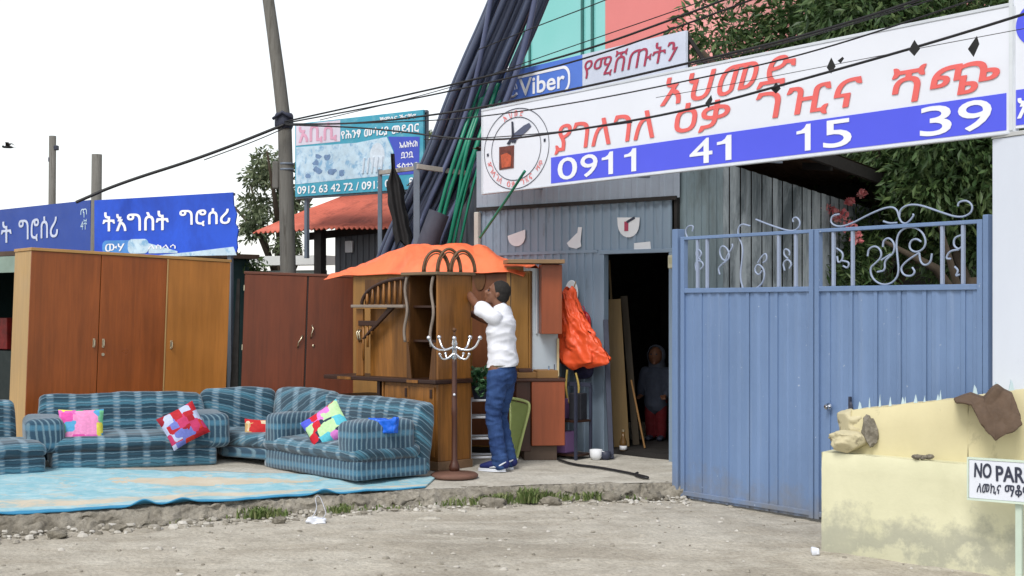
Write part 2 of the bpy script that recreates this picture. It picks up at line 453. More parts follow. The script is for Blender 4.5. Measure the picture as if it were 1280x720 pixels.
M_rust = paint('rusty_iron_roof', rgb(120, 96, 80, .4), .7, .3, 3)
M_black = paint('black_sheet', (.012, .012, .013, 1), .7, .3, 4)
M_white = paint('white_banner_vinyl', rgb(236, 240, 250, .86), .45, .03, .8)
M_band = paint('violet_blue_vinyl', rgb(84, 94, 236, .9), .42, .04, 1)
M_red = paint('coral_red_lettering', rgb(236, 108, 104, .9), .5, .08, 5)
M_wtxt = paint('white_lettering', rgb(245, 247, 252, .9), .5, .02, 3)
M_vio = paint('crimson_lettering', rgb(178, 62, 92, .85), .5, .05, 3)
M_ink = paint('dark_ink', (.03, .035, .06, 1), .6, .2, 6)
M_chrome = paint('chrome', rgb(226, 228, 232), .22, .05, 5, metal=1)
M_brass = paint('worn_nickel', rgb(206, 196, 170), .3, .1, 9, metal=1)

# ------------------------------------------------------------------ the iron sheet shop
SH = Face(604, 15.3, 845, 13.7)
def corr(mb, u0, u1, z0, z1, pitch=.105, amp=.014, y=0.0, zt=None, jit=0):      # ribbed sheet along local x
    n = max(1, round((u1 - u0) / pitch)); p = (u1 - u0) / n; prof = []
    for i in range(n):
        a = u0 + (i + (jit * random.uniform(-.5, .5) if 0 < i else 0)) * p
        prof += [(a, 0), (a + p * .52, 0), (a + p * .60, -amp), (a + p * .92, -amp)]
    prof.append((u1, 0)); k = len(prof)
    top = lambda u: zt(u) if zt else z1
    vs = [(u, y + o, z0) for u, o in prof] + [(u, y + o, top(u)) for u, o in prof]
    mb.add(vs, [(i, i + 1, i + 1 + k, i + k) for i in range(k - 1)])
shop = on_face(SH, 'iron_sheet_shop', 'grey blue corrugated iron shop with open dark doorway under the white banner', 'shop')
uL, uD0, uD1, uC = SH.u(599), SH.u(757), SH.u(838), SH.u(904)
zb, zh = .2, SH.z(757, 318); zf = SH.z(720, 256); zt = 3.42
mb = MB(); corr(mb, uL, uD0 - .05, zb, zh + .035); corr(mb, uL, uD1 + .02, zh + .035, zf)
mb.build('wall', M_shop, shop)
mb = MB(); corr(mb, uD1 + .09, uC, zb, zt, .085, .012, .03); mb.build('wall', M_shopg, shop)
mb = MB(); corr(mb, uL - .02, uD1 + .12, zf + .012, zt, .16, .010, -.02); mb.build('fascia', M_shopd, shop)
MB().box(uL, uD1 + .1, -.05, -.036, zf - .01, zf + .028).build('fascia_strip', M_dark, shop)
# door frame
mb = MB(); mb.box(uD0 - .05, uD0, -.03, .05, .2, zh); mb.box(uD1, uD1 + .055, -.03, .05, .2, zh); mb.box(uD0 - .05, uD1 + .055, -.032, .05, zh + .001, zh + .04)
mb.build('door_frame', M_shop, shop, bevel=.004)
MB().box(uD1 + .055, uD1 + .09, -.02, .06, .2, zt).build('corner_post', M_dark, shop)
mb = MB(); mb.box(SH.u(600) - .03, SH.u(600) + .03, -.07, -.015, .25, zf - .02); mb.build('pipe', paint('pale_pipe', rgb(196, 194, 186, .8), .6), shop, bevel=.01)
mb = MB(); mb.box(uL, SH.u(748), -.02, -.015, zh + .02, zh + .05); mb.build('rail', M_shop, shop)
# interior
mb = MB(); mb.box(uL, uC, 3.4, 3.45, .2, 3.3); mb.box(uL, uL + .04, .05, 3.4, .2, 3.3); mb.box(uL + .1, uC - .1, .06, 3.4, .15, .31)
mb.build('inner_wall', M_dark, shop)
# right side wall with peeling whitewash
side = MB(); DV = 3.4
for i in range(34):
    a, b = i * .1, i * .1 + .1; o = .012 if i % 2 else 0
    za, zb2 = 3.1 - .09 * a, 3.1 - .09 * b
    side.add([(uC + o, a, .2), (uC + o, b, .2), (uC + o, b, zb2), (uC + o, a, za)], [(0, 1, 2, 3)])
side.build('side_wall', M_peel, shop)
# roof
rf = MB(); n = 40
def roof(u, v):
    x = lerp(uL - .1, uC + .35, u); y = lerp(-.02, 3.5, v)
    return (x, y, 3.46 - .09 * y - .10 * max(0, x - uC + .1) + .012 * math.sin(x * 2 * PI / .09))
rf.grid(roof, 300, 2); rf.build('roof', M_rust, shop)
mb = MB(); mb.bar((uC + .34, -.02, 3.36), (uC + .34, 3.5, 3.02), .05, .12); mb.bar((uC + .02, .3, 3.30), (uC + .34, .3, 3.27), .05, .07); mb.bar((uC + .02, 1.5, 3.18), (uC + .34, 1.5, 3.15), .05, .07)
mb.build('eaves_board', M_dark, shop)
# remains of torn posters (each one its own scrap)
M_paper = paint('torn_paper', rgb(232, 234, 238, .85), .8, .05, 5)
def scrap(pts, label, extra=None):
    xs = [SH.u(p[0]) for p in pts]; x0 = min(xs)
    t = thing('torn_poster', label, 'poster', (*SH.xy(x0, .016), min(SH.z(*p) for p in pts)), SH.rotz, 'torn posters on the shop wall')
    poly = [(SH.u(a) - x0, SH.z(a, b) - t.location.z) for a, b in pts]
    MB().prism(poly, -.004, -.001).build('sheet', M_paper, t)
    if extra: extra(t, x0)
    return t
arc = lambda cx, cy, rx, ry, a0, a1, n: [(cx + rx * math.cos(math.radians(lerp(a0, a1, i / n))), cy + ry * math.sin(math.radians(lerp(a0, a1, i / n)))) for i in range(n + 1)]
scrap([(636, 295), (658, 287), (658, 297)] + arc(647, 297, 10.5, 11, 10, 170, 7), 'bowl shaped torn scrap of white poster left on the blue iron sheet')
scrap([(710, 304), (723, 291), (724, 284), (729, 284), (727, 302), (728, 308), (722, 311), (713, 309)], 'boot shaped torn scrap of white poster on the blue iron sheet')
def logo(t, x0):
    z0 = t.location.z
    MB().box(SH.u(782) - x0, SH.u(787) - x0, -.007, -.0045, SH.z(784, 289) - z0, SH.z(784, 277) - z0).build('picture', M_vio, t)
    MB().bar((SH.u(785) - x0, -.006, SH.z(785, 278) - z0), (SH.u(795) - x0, -.006, SH.z(795, 272) - z0), .004, .025).build('picture', M_ink, t)
scrap([(773, 272), (801, 272)] + arc(787, 280, 13.5, 17, 5, 175, 9), 'half round white poster with small red and black picture above the doorway', logo)
scrap([(794, 304), (814, 302), (815, 311), (794, 313)], 'small cream paper slip stuck over the top of the doorway')

# meter box and socket on the gate side of the doorway
mt = thing('meter_box', 'small cream electric box beside the top right of the doorway', 'electric box', (*SH.xy(SH.u(843), .05), SH.z(845, 336)), SH.rotz)
MB().box(0, .11, -.07, 0, 0, .13).build('housing', paint('cream_plastic', rgb(206, 200, 172, .8), .5), mt, bevel=.012)
MB().box(.02, .09, -.076, -.071, .05, .105).build('cover', paint('cream_lid', rgb(190, 184, 150, .8), .4), mt, bevel=.006)
MB().tube([(.055, -.03, 0), (.06, -.03, -.2), (.05, -.03, -.5)], .012).build('conduit', M_ink, mt, True)

# ------------------------------------------------------------------ double gate
def facek(pa, k, pb): return Face(pa, k / (pa + 620), pb, k / (pb + 620))
GA = facek(842, 18142, 1238)
gate = on_face(GA, 'double_gate', 'tall blue double metal gate with scrolled ironwork along its top', 'gate')
G = lambda px, py, off=0: GA.loc(px, py, off)
zG0, zP, zT = .10, 1.895, 2.35
def gpost(px, w, z1, name='gate_post'):
    u = GA.u(px); return MB().box(u - w / 2, u + w / 2, -.04, .05, .02, z1).build(name, M_gate, gate, bevel=.006)
gpost(847.5, .07, 2.42); gpost(1236, .045, 2.38)
def spiral(c, r0, r1, a0, a1, n=26): # (u, z) circle-like curl
    return [(c[0] + lerp(r0, r1, i / n) * math.cos(math.radians(lerp(a0, a1, i / n))), c[1] + lerp(r0, r1, i / n) * math.sin(math.radians(lerp(a0, a1, i / n)))) for i in range(n + 1)]
def smoothp(pts, it=3):
    for _ in range(it):
        q = [pts[0]]
        for a, b in zip(pts, pts[1:]):
            q.append((a[0] * .75 + b[0] * .25, a[1] * .75 + b[1] * .25)); q.append((a[0] * .25 + b[0] * .75, a[1] * .25 + b[1] * .75))
        q.append(pts[-1]); pts = q
    return pts
def iron(leaf, strokes, name='scrollwork', r=.0075):
    mb = MB()
    for st in strokes:
        pts = smoothp(st); mb.tube([(GA.u(a), -.008, GA.z(a, b)) for a, b in pts], r, 8)
    return mb.build(name, M_gate2, leaf, True)
def gleaf(pa, pb, bars, strokes, tops):
    ua, ub = GA.u(pa), GA.u(pb)
    fr = MB(); fr.box(ua, ua + .045, -.03, .02, zG0, zT); fr.box(ub - .045, ub, -.03, .02, zG0, zT)
    fr.box(ua + .045, ub - .045, -.028, .018, zT - .028, zT); fr.box(ua + .045, ub - .045, -.028, .018, zP - .03, zP + .01); fr.box(ua + .045, ub - .045, -.028, .018, zG0 + .02, zG0 + .06)
    leaf = fr.build('gate_leaf', M_gate, gate, bevel=.004)
    p = MB(); corr(p, ua + .045, ub - .045, zG0, zP - .03, .115, .009, -.006, None, .35); p.build('sheet_panel', M_gate, leaf)
    for b in bars:
        u = GA.u(b); MB().box(u - .012, u + .012, -.02, .004, zP + .01, zT - .028).build('bar', M_gate2, leaf, bevel=.003)
    for st in strokes: iron(leaf, st)
    for st in tops: iron(leaf, st, 'scroll_cresting', .0072)
    return leaf
# left leaf: strokes traced in photo columns and rows
T = lambda pts: [(840 + x / 3.0476, 230 + y / 3.0476) for x, y in pts]
left_mid = [T([(185, 345), (178, 320), (200, 300), (222, 285), (218, 250), (195, 232), (182, 255), (192, 285), (205, 292)]),
            T([(205, 300), (215, 268), (235, 240), (232, 228)]), T([(275, 402), (262, 360), (268, 300), (275, 240), (250, 190), (262, 150), (300, 160)]),
            T([(275, 402), (310, 405), (350, 380), (358, 330), (330, 300), (315, 330), (335, 350), (345, 330)]), T([(330, 300), (345, 275), (362, 262), (365, 290), (350, 300)])]
left_a = [T([(95, 330), (90, 300), (112, 290), (125, 310), (112, 325)]), T([(112, 290), (92, 270), (100, 245), (118, 262), (108, 280)])]
left_b = [T([(432, 330), (425, 300), (445, 285), (460, 305), (450, 322)]), T([(445, 285), (428, 270), (432, 245), (452, 255), (450, 272)])]
gleaf(853.5, 1019.5, (873, 885, 974.5, 996), (left_a, left_mid, left_b),
      ([T([(62, 205), (52, 180), (66, 158), (86, 160), (80, 180)])], [T([(322, 135), (380, 158), (455, 182), (485, 170), (492, 145), (478, 125), (462, 132), (465, 145)])]))
right_mid = [T([(748, 275), (752, 245), (780, 235), (800, 255), (800, 280), (780, 300), (756, 320), (765, 360), (800, 385), (840, 380), (868, 345), (862, 280), (856, 220), (870, 178), (910, 160), (955, 178), (972, 220), (960, 250), (930, 262), (905, 245), (912, 215), (935, 208), (952, 220)]),
             T([(785, 335), (815, 330), (812, 295), (830, 278), (848, 262), (852, 228), (830, 203), (808, 215), (806, 240)]),
             T([(945, 262), (900, 290), (872, 320), (885, 348), (915, 352), (930, 335), (918, 318)]), T([(945, 262), (948, 295), (965, 312), (988, 300), (993, 265)]),
             T([(800, 290), (835, 268)])]
right_a = [T([(630, 245), (655, 262), (652, 290), (635, 302), (632, 275)]), T([(650, 292), (680, 298), (672, 322), (655, 312)])]
right_b = [T([(1105, 195), (1078, 205), (1075, 235), (1095, 250), (1105, 240)]), T([(1095, 250), (1060, 255), (1045, 285), (1065, 285)]), T([(1080, 315), (1095, 330), (1082, 352), (1098, 345)])]
gleaf(1021, 1231, (1043, 1067, 1179, 1205), (right_a, right_mid, right_b),
      ([T([(640, 115), (612, 120), (606, 150), (640, 165), (690, 150), (760, 112), (830, 85), (860, 95), (868, 130), (880, 150), (900, 150), (925, 120), (920, 115)])],
       [T([(868, 130), (872, 95), (905, 78), (950, 80), (1020, 105), (1095, 130), (1140, 115), (1150, 85), (1128, 62), (1095, 68), (1092, 85)])],
       [T([(808, 142), (830, 150), (860, 148)])]))
lk = MB(); u = GA.u(1040); lk.lathe([(.028, 0), (.03, .004), (.012, .012), (.012, .03), (.02, .034)], n=14)
lock = MB(); lock.v = [(u + x, -.034 - z, .98 + y) for x, y, z in lk.v]; lock.f = lk.f
lock.build('lock', M_chrome, gate, True)
u = GA.u(1067); MB().bar((u, -.04, .95), (u, -.04, 1.07), .02, .02).build('bolt', M_ink, gate, bevel=.003)

# pale wall at the right of the gate
pw = Face(1240, 9.66, 1400, 8.7)
pier = on_face(pw, 'pale_wall', 'plain pale blue white wall at the right end of the gate', 'wall')
MB().box(0, 1.6, 0, .3, -.05, 2.885).build('wall_face', paint('pale_plaster', rgb(222, 229, 242, .86), .75, .04, 1.5, (1, 1, .5), rgb(186, 194, 206, .8), .6, .85, 2, .2, 30), pier, bevel=.008)
MB().box(-.0, 1.6, -.008, .308, 2.886, 2.915).build('coping', paint('pale_coping', rgb(212, 214, 214, .8), .8), pier, bevel=.004)

# ------------------------------------------------------------------ banners
BA = facek(604, 17900, 1263)
ban = on_face(BA, 'shop_banner', 'long white banner with coral Amharic lettering and white phone number on a blue band', 'banner', 0)
Lb = BA.len; ZB0, ZB1 = 2.915, 3.755
sheet = MB().box(0, Lb, 0, .03, ZB0, ZB1).build('banner_sheet', M_white, ban)
MB().box(BA.u(689), Lb - .03, -.003, -.0005, ZB0 + .016, 3.180).build('blue_band', M_band, ban)
fr = MB(); fr.box(-.03, Lb + .03, -.006, .04, ZB0 - .014, ZB0 - .001); fr.box(-.03, Lb + .03, -.006, .04, ZB1 + .001, ZB1 + .025); fr.box(-.03, -.001, -.006, .04, ZB0, ZB1); fr.box(Lb + .001, Lb + .04, -.006, .04, ZB0, ZB1)
fr.build('banner_frame', paint('white_frame', rgb(214, 220, 228, .85), .5), ban, bevel=.004)
for x in (.25, 1.9, 3.6): mb = MB(); mb.bar((x, .07, 2.93), (x, .07, 3.7), .05, .05); mb.bar((x, .07, 2.98), (x, .6, 2.98), .04, .04); mb.build('bracket', M_steel, ban)
def digit_one(x0, x1, z0, z1, y=-.006):
    P_ = [(.60, 0), (1, 0), (1, 1), (.70, 1), (.56, .87), (.32, .79), (0, .77), (0, .655), (.60, .67)]
    return MB().prism([(lerp(x0, x1, a), lerp(z0, z1, b)) for a, b in P_], y - .002, y)
for s, a, b in (('0', 698, 722), ('9', 726.5, 747.5), ('1', 753, 767), ('1', 781, 796), ('4', 863, 891), ('1', 897, 915), ('1', 996.5, 1014), ('5', 1030, 1065), ('3', 1151, 1190), ('9', 1198.5, 1240)):
    if s == '1': digit_one(BA.u(a), BA.u(b), 2.953, 3.158).build('phone_digit', M_wtxt, ban)
    else: letters(MB(), s, BA.u(a), BA.u(b), 2.953, 3.158, -.006, .014).build('phone_digit', M_wtxt, ban)
words(ban, M_red, [('አህመድ', BA.u(826), BA.u(995), 3.49, 3.725)], bold=.016, shear=.25, name='amharic_word')
for s, a, b, y0, y1 in (('ያገለገለ', 694, 818, 3.205, 3.475), ('ዕቃ', 844, 913, 3.215, 3.475), ('ገዢና', 946, 1078, 3.222, 3.455), ('ሻጭ', 1116, 1250, 3.215, 3.465)):
    words(ban, M_red, [(s, BA.u(a), BA.u(b), y0, y1)], bold=.016, shear=.12, name='amharic_word')
# round emblem
cu, cz = BA.u(645), BA.z(645, 186); ru, rz = (BA.u(687) - BA.u(603.5)) / 2 * .96, .395
cu = ru + .03
def ring(mb, a, b, w, y=-.005, n=64):
    for i in range(n):
        t0, t1 = 2 * PI * i / n, 2 * PI * (i + 1) / n
        q = [(cu + math.cos(t) * (a + s * w), y, cz + math.sin(t) * (b + s * w)) for t, s in ((t0, 0), (t1, 0), (t1, 1), (t0, 1))]
        mb.add(q, [(0, 1, 2, 3)])
mb = MB(); ring(mb, ru, rz, .008); ring(mb, ru * .76, rz * .78, .008)
for a, b in ((-.89, -.05), (.88, .10)): mb.box(cu + ru * a - .015, cu + ru * a + .015, -.006, -.004, cz + rz * b - .015, cz + rz * b + .015)
mb.build('emblem_ring', M_ink, ban)
mb = MB()
def arctext(mb, s, a0, a1, h):
    n = len(s)
    for i, ch in enumerate(s):
        if ch == ' ': continue
        t = math.radians(lerp(a0, a1, i / (n - 1))); vs, fs = text_shape(ch)
        c = Vector((cu + math.cos(t) * ru * .88, cz + math.sin(t) * rz * .885)); up = Vector((math.cos(t), math.sin(t))) if math.sin(t) > 0 else Vector((-math.cos(t), -math.sin(t)))
        rt = Vector((up.y, -up.x))
        mb.add([(*((c + rt * ((a - .5) * h * .9) + up * ((b - .5) * h)).x, -.006, (c + rt * ((a - .5) * h * .9) + up * ((b - .5) * h)).y),) if False else ((c + rt * ((a - .5) * h * .9) + up * ((b - .5) * h)).x, -.006, (c + rt * ((a - .5) * h * .9) + up * ((b - .5) * h)).y) for a, b in vs], fs)
arctext(mb, 'አህመድ', 112, 78, .06); arctext(mb, 'ያገለገለ ዕቃ ገዢና ሻጭ', 200, 330, .06)
mb.build('emblem_lettering', M_red, ban)
E = lambda px, py: (BA.u(px), BA.z(px, py))
def flatpoly(mb, pts, y0, y1): return mb.prism(pts, y0, y1)
mb = MB(); a = E(641, 176); b = E(662, 158)
flatpoly(mb, [E(638.5, 176), E(643, 167), E(655, 157), E(662, 153.5), E(664.5, 158), E(658, 165), E(646, 175), E(641, 179)], -.006, -.004)
mb.build('emblem_blade', paint('blade_grey', rgb(96, 104, 132, .7), .5), ban)
mb = MB(); flatpoly(mb, [E(634, 180), E(640, 171), E(646, 176), E(644, 179), E(640, 177), E(637, 181)], -.009, -.0065); flatpoly(mb, [E(640.5, 172), E(640, 152), E(642, 152), E(643.5, 170)], -.009, -.0065)
mb.build('emblem_handle', M_ink, ban)
mb = MB(); flatpoly(mb, [E(624.5, 184), E(643, 181.5), E(642.5, 210), E(624.5, 212.5)], -.006, -.004); mb.build('emblem_picture', paint('brown_picture', rgb(120, 62, 52, .7), .5, .6, 16), ban)
mb = MB(); flatpoly(mb, [E(627, 194), E(634, 191), E(640, 195), E(639, 208), E(628, 210)], -.009, -.0065); mb.build('emblem_picture', paint('orange_picture', rgb(206, 96, 62, .8), .5, .4, 20), ban)

# the next sign, cut by the edge of the photo
B2 = facek(1267, 17900, 1420)
b2 = on_face(B2, 'second_banner', 'white and blue banner beyond the gate wall with a blue disc', 'banner')
L2 = B2.len
MB().box(0, L2, 0, .03, ZB0 + .02, ZB1 + .05).build('banner_sheet', M_white, b2)
MB().box(.02, L2, -.003, -.0005, ZB0 + .04, 3.19).build('blue_band', M_band, b2)
mb = MB(); mb.add([(.26 + .24 * math.cos(t), -.004, 3.61 + .17 * math.sin(t)) for t in [2 * PI * i / 40 for i in range(40)]], [tuple(range(40))]); mb.build('blue_disc', M_band, b2)
mb = MB(); letters(mb, 'እቃ', .035, .32, 2.985, 3.13, -.006, .02); mb.build('lettering', M_wtxt, b2)
mb = MB(); mb.box(-.03, -.001, -.01, .05, 2.925, 3.83); mb.bar((.6, .06, 2.95), (.6, .06, 3.7), .05, .05); mb.build('frame', paint('white_frame2', rgb(220, 226, 232, .85), .5), b2)

# messaging app sign above the banner
VB = facek(618, 20400, 857)
vs_ = on_face(VB, 'roof_sign', 'narrow sign above the banner with blue logo panel and crimson Amharic word', 'sign')
z0, z1 = 4.06, 4.43; uM = VB.u(728)
M_vblue = paint('bright_blue_panel', rgb(92, 132, 226, .85), .4, .1, 1.2)
MB().box(0, uM - .002, 0, .03, z0, z1).build('blue_panel', M_vblue, vs_); MB().box(uM, VB.len, 0, .03, z0, z1).build('white_panel', paint('pale_panel', rgb(214, 222, 240, .85), .5), vs_)
ua, ub = VB.u(622), VB.u(713); zc0, zc1 = z0 - .0, z1 - .075
def rrect(x0, x1, y0, y1, r, n=8):
    out = []
    for cx, cy, a in ((x1 - r, y1 - r, 0), (x0 + r, y1 - r, 90), (x0 + r, y0 + r, 180), (x1 - r, y0 + r, 270)):
        out += [(cx + r * math.cos(math.radians(a + 90 * i / n)), cy + r * math.sin(math.radians(a + 90 * i / n))) for i in range(n + 1)]
    return out
o_, i_ = rrect(ua, ub, z0 + .005, zc1, .12), rrect(ua + .035, ub - .035, z0 + .025, zc1 - .03, .10)
mb = MB(); n = len(o_); mb.add([(x, -.004, z) for x, z in o_ + i_], [(i, (i + 1) % n, (i + 1) % n + n, i + n) for i in range(n)])
letters(mb, 'Viber', VB.u(650), VB.u(706), z0 + .06, z0 + .245, -.005, .03)
tp = [(VB.u(632), z0 + .2), (VB.u(633), z0 + .13), (VB.u(637), z0 + .085), (VB.u(643), z0 + .07), (VB.u(647), z0 + .1)]
mb.tube([(x, -.008, z) for x, z in smoothp(tp)], [.018] * 3 + [.012] * (len(smoothp(tp)) - 6) + [.018] * 3, 8)
for r in (.05, .09): mb.tube([(VB.u(641) + r * math.cos(t), -.006, z0 + .15 + r * math.sin(t)) for t in [i * .2 for i in range(9)]], .006, 6)
mb.build('logo', M_wtxt, vs_)
mb = MB(); letters(mb, 'የሚሸጡትን', VB.u(731), VB.u(848), z0 + .085, z0 + .325, -.005, -.002, .2); mb.build('lettering', M_vio, vs_)
for x in (.15, uM, VB.len - .05): MB().bar((x, .06, 3.3), (x, .06, z1), .04, .04).build('bracket', M_dark, vs_)
mb = MB(); mb.bar((VB.len - .02, .05, z1 - .05), (VB.len + .25, .5, 3.6), .035, .035)
mb.build('bracket', M_dark, vs_)
# ------------------------------------------------------------------ far buildings
bf = Face(636, 36.0, 905, 30.0)
bld = on_face(bf, 'glass_building', 'tall building behind with teal glass half and coral pink half', 'building')
LBd = bf.len; uT = bf.u(757)
def teal():
    t = NT('teal_glass'); v = t.co(); n = t.noise(v, .18, 3)
    return t.out(t.ramp(n, [(.3, rgb(120, 206, 200, .85)), (.7, rgb(160, 224, 226, .85))]), .12, 0, .6)
M_teal = teal()
MB().box(-.0, uT, 0, 9, -.05, 16).build('glass_wall', M_teal, bld)
MB().box(uT + .01, LBd - .9, -.02, 9, -.05, 16).build('pink_wall', paint('coral_render', rgb(232, 138, 136, .85), .7, .05, .5), bld)
MB().box(LBd - .89, LBd + .2, -.25, 9, -.05, 16).build('pink_pier', paint('pale_coral_render', rgb(246, 172, 168, .88), .7, .05, .5), bld)
mb = MB()
for p in (729, 741.5): mb.box(bf.u(p) - .035, bf.u(p) + .035, -.05, -.002, 0, 16)
for p in (655, 663): mb.box(bf.u(p) - .03, bf.u(p) + .03, -.04, -.002, 0, 9.5)
for z in (3.2, 6.1, 9.3, 12.4): mb.box(0, uT, -.045, -.002, z, z + .06)
mb.build('mullions', paint('green_mullion', rgb(64, 132, 128, .6), .4), bld)
MB().box(-.3, LBd + .5, -.3, 9.3, 16, 16.4).build('roof', M_conc, bld)

# small shed with the red roof
sf = Face(372, 19.6, 520, 18.6)
shed = on_face(sf, 'red_roofed_shed', 'small grey sheet shed with faded red corrugated roof behind the dark wardrobe', 'shed')
M_redroof = paint('faded_red_roof', rgb(218, 116, 94, .78), .6, .2, 1.6, (1, 1, 1), rgb(176, 92, 76, .65), .5, .7, 3)
mb = MB(); corr(mb, sf.u(388), sf.u(500), .1, 2.95, .10, .016, .55); mb.build('wall', paint('dull_grey_sheet', rgb(128, 132, 140, .5), .5, .2, 2, (1, 1, .3)), shed)
u0, u1 = sf.u(322), sf.u(516)
def rred(u, v):
    x = lerp(u0 - .05 * v, u1, u) + (.40 * v * (1 - u)); y = lerp(-.1, 1.6, v); return (x, y, 2.80 + .62 * v + .016 * math.sin(x * 2 * PI / .085) + .02 * mnoise.noise(Vector((x, y * 2, 0))))
mb = MB(); mb.grid(rred, 360, 4); rr = mb.build('roof', M_redroof, shed, True)
s_ = rr.modifiers.new('t', 'SOLIDIFY'); s_.thickness = .012
mb = MB()
for p in (391, 476): u = sf.u(p); mb.box(u - .06, u + .06, .1, .22, .1, 2.85)
mb.bar((u0 + .5, .5, 2.74), (u1, .5, 2.86), .08, .1); mb.build('post', M_dark, shed)
MB().box(sf.u(404), sf.u(413), .49, .52, 2.5, 2.66).build('notice', M_paper, shed)

# low wall and hut roof glimpsed between the wardrobes
lw = Face(318, 22, 400, 21.5)
t = on_face(lw, 'low_pale_wall', 'low pale wall seen over the dark wardrobe beside the utility pole', 'wall')
MB().box(0, lw.len, 0, .2, 0, 2.3).build('wall_face', paint('mossy_wall', rgb(150, 158, 152, .6), .8, .25, 3), t)
MB().box(-.05, lw.len + .1, -.1, .3, 2.38, 2.52).build('coping', paint('white_coping', rgb(224, 226, 224, .85), .6, .1), t)

# turquoise shop sign
tf = Face(369, 19.2, 529, 17.8)
ts = on_face(tf, 'turquoise_sign', 'weathered turquoise building supplies sign with photo of pipes above the red roof', 'sign')
LT = tf.len; za, zb_ = tf.z(369, 246), tf.z(369, 155); hz = zb_ - za
M_turq = paint('turquoise_vinyl', rgb(70, 168, 196, .82), .5, .12, 2, (1, 1, 1), rgb(140, 200, 214, .82), .5, .8, 3)
MB().box(0, LT, 0, .03, za, zb_).build('sign_sheet', M_turq, ts)
M_pale = paint('faded_picture', rgb(200, 224, 240, .85), .5, .2, 9, (1, 1, 1), rgb(140, 186, 222, .82), .5, .62, 7)
V = lambda f: za + hz * f
mb = MB(); mb.box(.02, LT * .37, -.003, -.0005, V(.70), V(.985)); mb.build('white_panel', paint('pinkish_white', rgb(228, 220, 236, .85), .5, .1, 4), ts)
mb = MB(); mb.prism([(.02, V(.17)), (LT * .78, V(.20)), (LT * .78, V(.50)), (LT * .73, V(.70)), (LT * .50, V(.66)), (.02, V(.68))], -.003, -.0005); mb.build('faded_picture', M_pale, ts)
mb = MB(); mb.prism([(LT * .785, V(.19)), (LT * .97, V(.19)), (LT * .975, V(.66)), (LT * .74, V(.70)), (LT * .785, V(.5))], -.0035, -.0006); mb.build('violet_panel', paint('violet_panel', rgb(74, 92, 206, .8), .5, .1), ts)
mb = MB(); letters(mb, 'አቢሲ', .08, LT * .34, V(.72), V(.96), -.006, .035); mb.build('pink_lettering', paint('faded_pink_lettering', rgb(230, 172, 198, .85), .5), ts)
words(ts, M_wtxt, [('የሕንፃ መሳሪያ መደብር', LT * .38, LT * .97, V(.72), V(.84)), ('ጅምላና ችርቻሮ', LT * .68, LT * .95, V(.90), V(.965)),
  ('ኤሌክትሪክ', LT * .83, LT * .96, V(.54), V(.62)), ('ቧንቧ', LT * .84, LT * .93, V(.40), V(.48)), ('ፋስተነር', LT * .81, LT * .96, V(.27), V(.34)),
  ('0912 63 42 72 / 0913', .05, LT * .69, V(.035), V(.135)), ('00', LT * .72, LT * .785, V(.045), V(.14)), ('84', LT * .90, LT * .965, V(.05), V(.145))], bold=.03)
mb = MB(); rr_ = random.Random(3)
for i in range(9):
    x = LT * rr_.uniform(.10, .42); z = V(rr_.uniform(.25, .6)); mb.add([(x + .06 * math.cos(a) * rr_.uniform(.5, 1.3), -.0045 - i * .0002, z + .045 * math.sin(a) * rr_.uniform(.5, 1.3)) for a in [k * .785 for k in range(8)]], [tuple(range(8))])
mb.build('picture_detail', paint('steel_picture', rgb(120, 150, 190, .8), .5, .4, 20), ts)
mb = MB()
for i in range(5): x = LT * (.55 + .035 * i); mb.tube([(x, -.006, V(.25)), (x + .03, -.006, V(.45))], .016, 8)
mb.add([(LT * .66 + .13 * math.cos(a), -.0046, V(.47) + .16 * math.sin(a)) for a in [k * .3 for k in range(21)]], [tuple(range(21))]); mb.build('picture_detail', paint('pale_picture', rgb(214, 226, 238, .85), .5, .2, 14), ts)
mb = MB(); mb.box(-.02, LT + .02, .032, .07, za - .03, za); mb.box(-.02, LT + .02, .032, .07, zb_ - .03, zb_)
for x in (.1, LT - .06): mb.box(x, x + .05, .07, .12, 2.4, zb_)
mb.build('frame', M_steel, ts)

# utility pole
M_pole = paint('weathered_pole_wood', rgb(136, 134, 128, .6), .85, .25, 5, (4, 4, .3), rgb(96, 92, 84, .5), .5, .7, 5, .4, 30)
base = W(366, 0, 17.4); up = thing('utility_pole', 'leaning grey wooden utility pole carrying the cables', 'utility pole', (base.x, 17.4, pz(base.x, 17.4)))
pts = []
for px, py in ((369, 560), (364, 420), (360, 335), (356, 160), (349, 100), (341, 40), (334, -10), (322, -110)):
    p = W(px, py, 17.4) - up.location; pts.append(p)
pts[0].z = -.05
MB().tube(pts, [.105, .10, .097, .085, .08, .074, .07, .062], 16).build('pole', M_pole, up, True)
q = W(355, 152, 17.4) - up.location
mb = MB(); mb.tube([q + Vector((-.12, -.10, .02)), q + Vector((0, -.14, .10)), q + Vector((.12, -.10, .02))], .02); mb.lathe([(.1, -.09), (.115, -.05), (.115, .07), (.1, .1)], q, 16)
mb.build('cable_clamp', M_ink, up, True)
for dy in (205, 212): 
    q = W(358, dy, 17.4) - up.location; MB().lathe([(.094, -.012), (.094, .012)], q, 16).build('band', M_steel, up, True)
q = W(346, 218, 17.4) - up.location
mb = MB(); mb.box(q.x - .05, q.x + .03, q.y - .05, q.y + .05, q.z - .18, q.z + .16); mb.build('box', M_pole, up, bevel=.02)

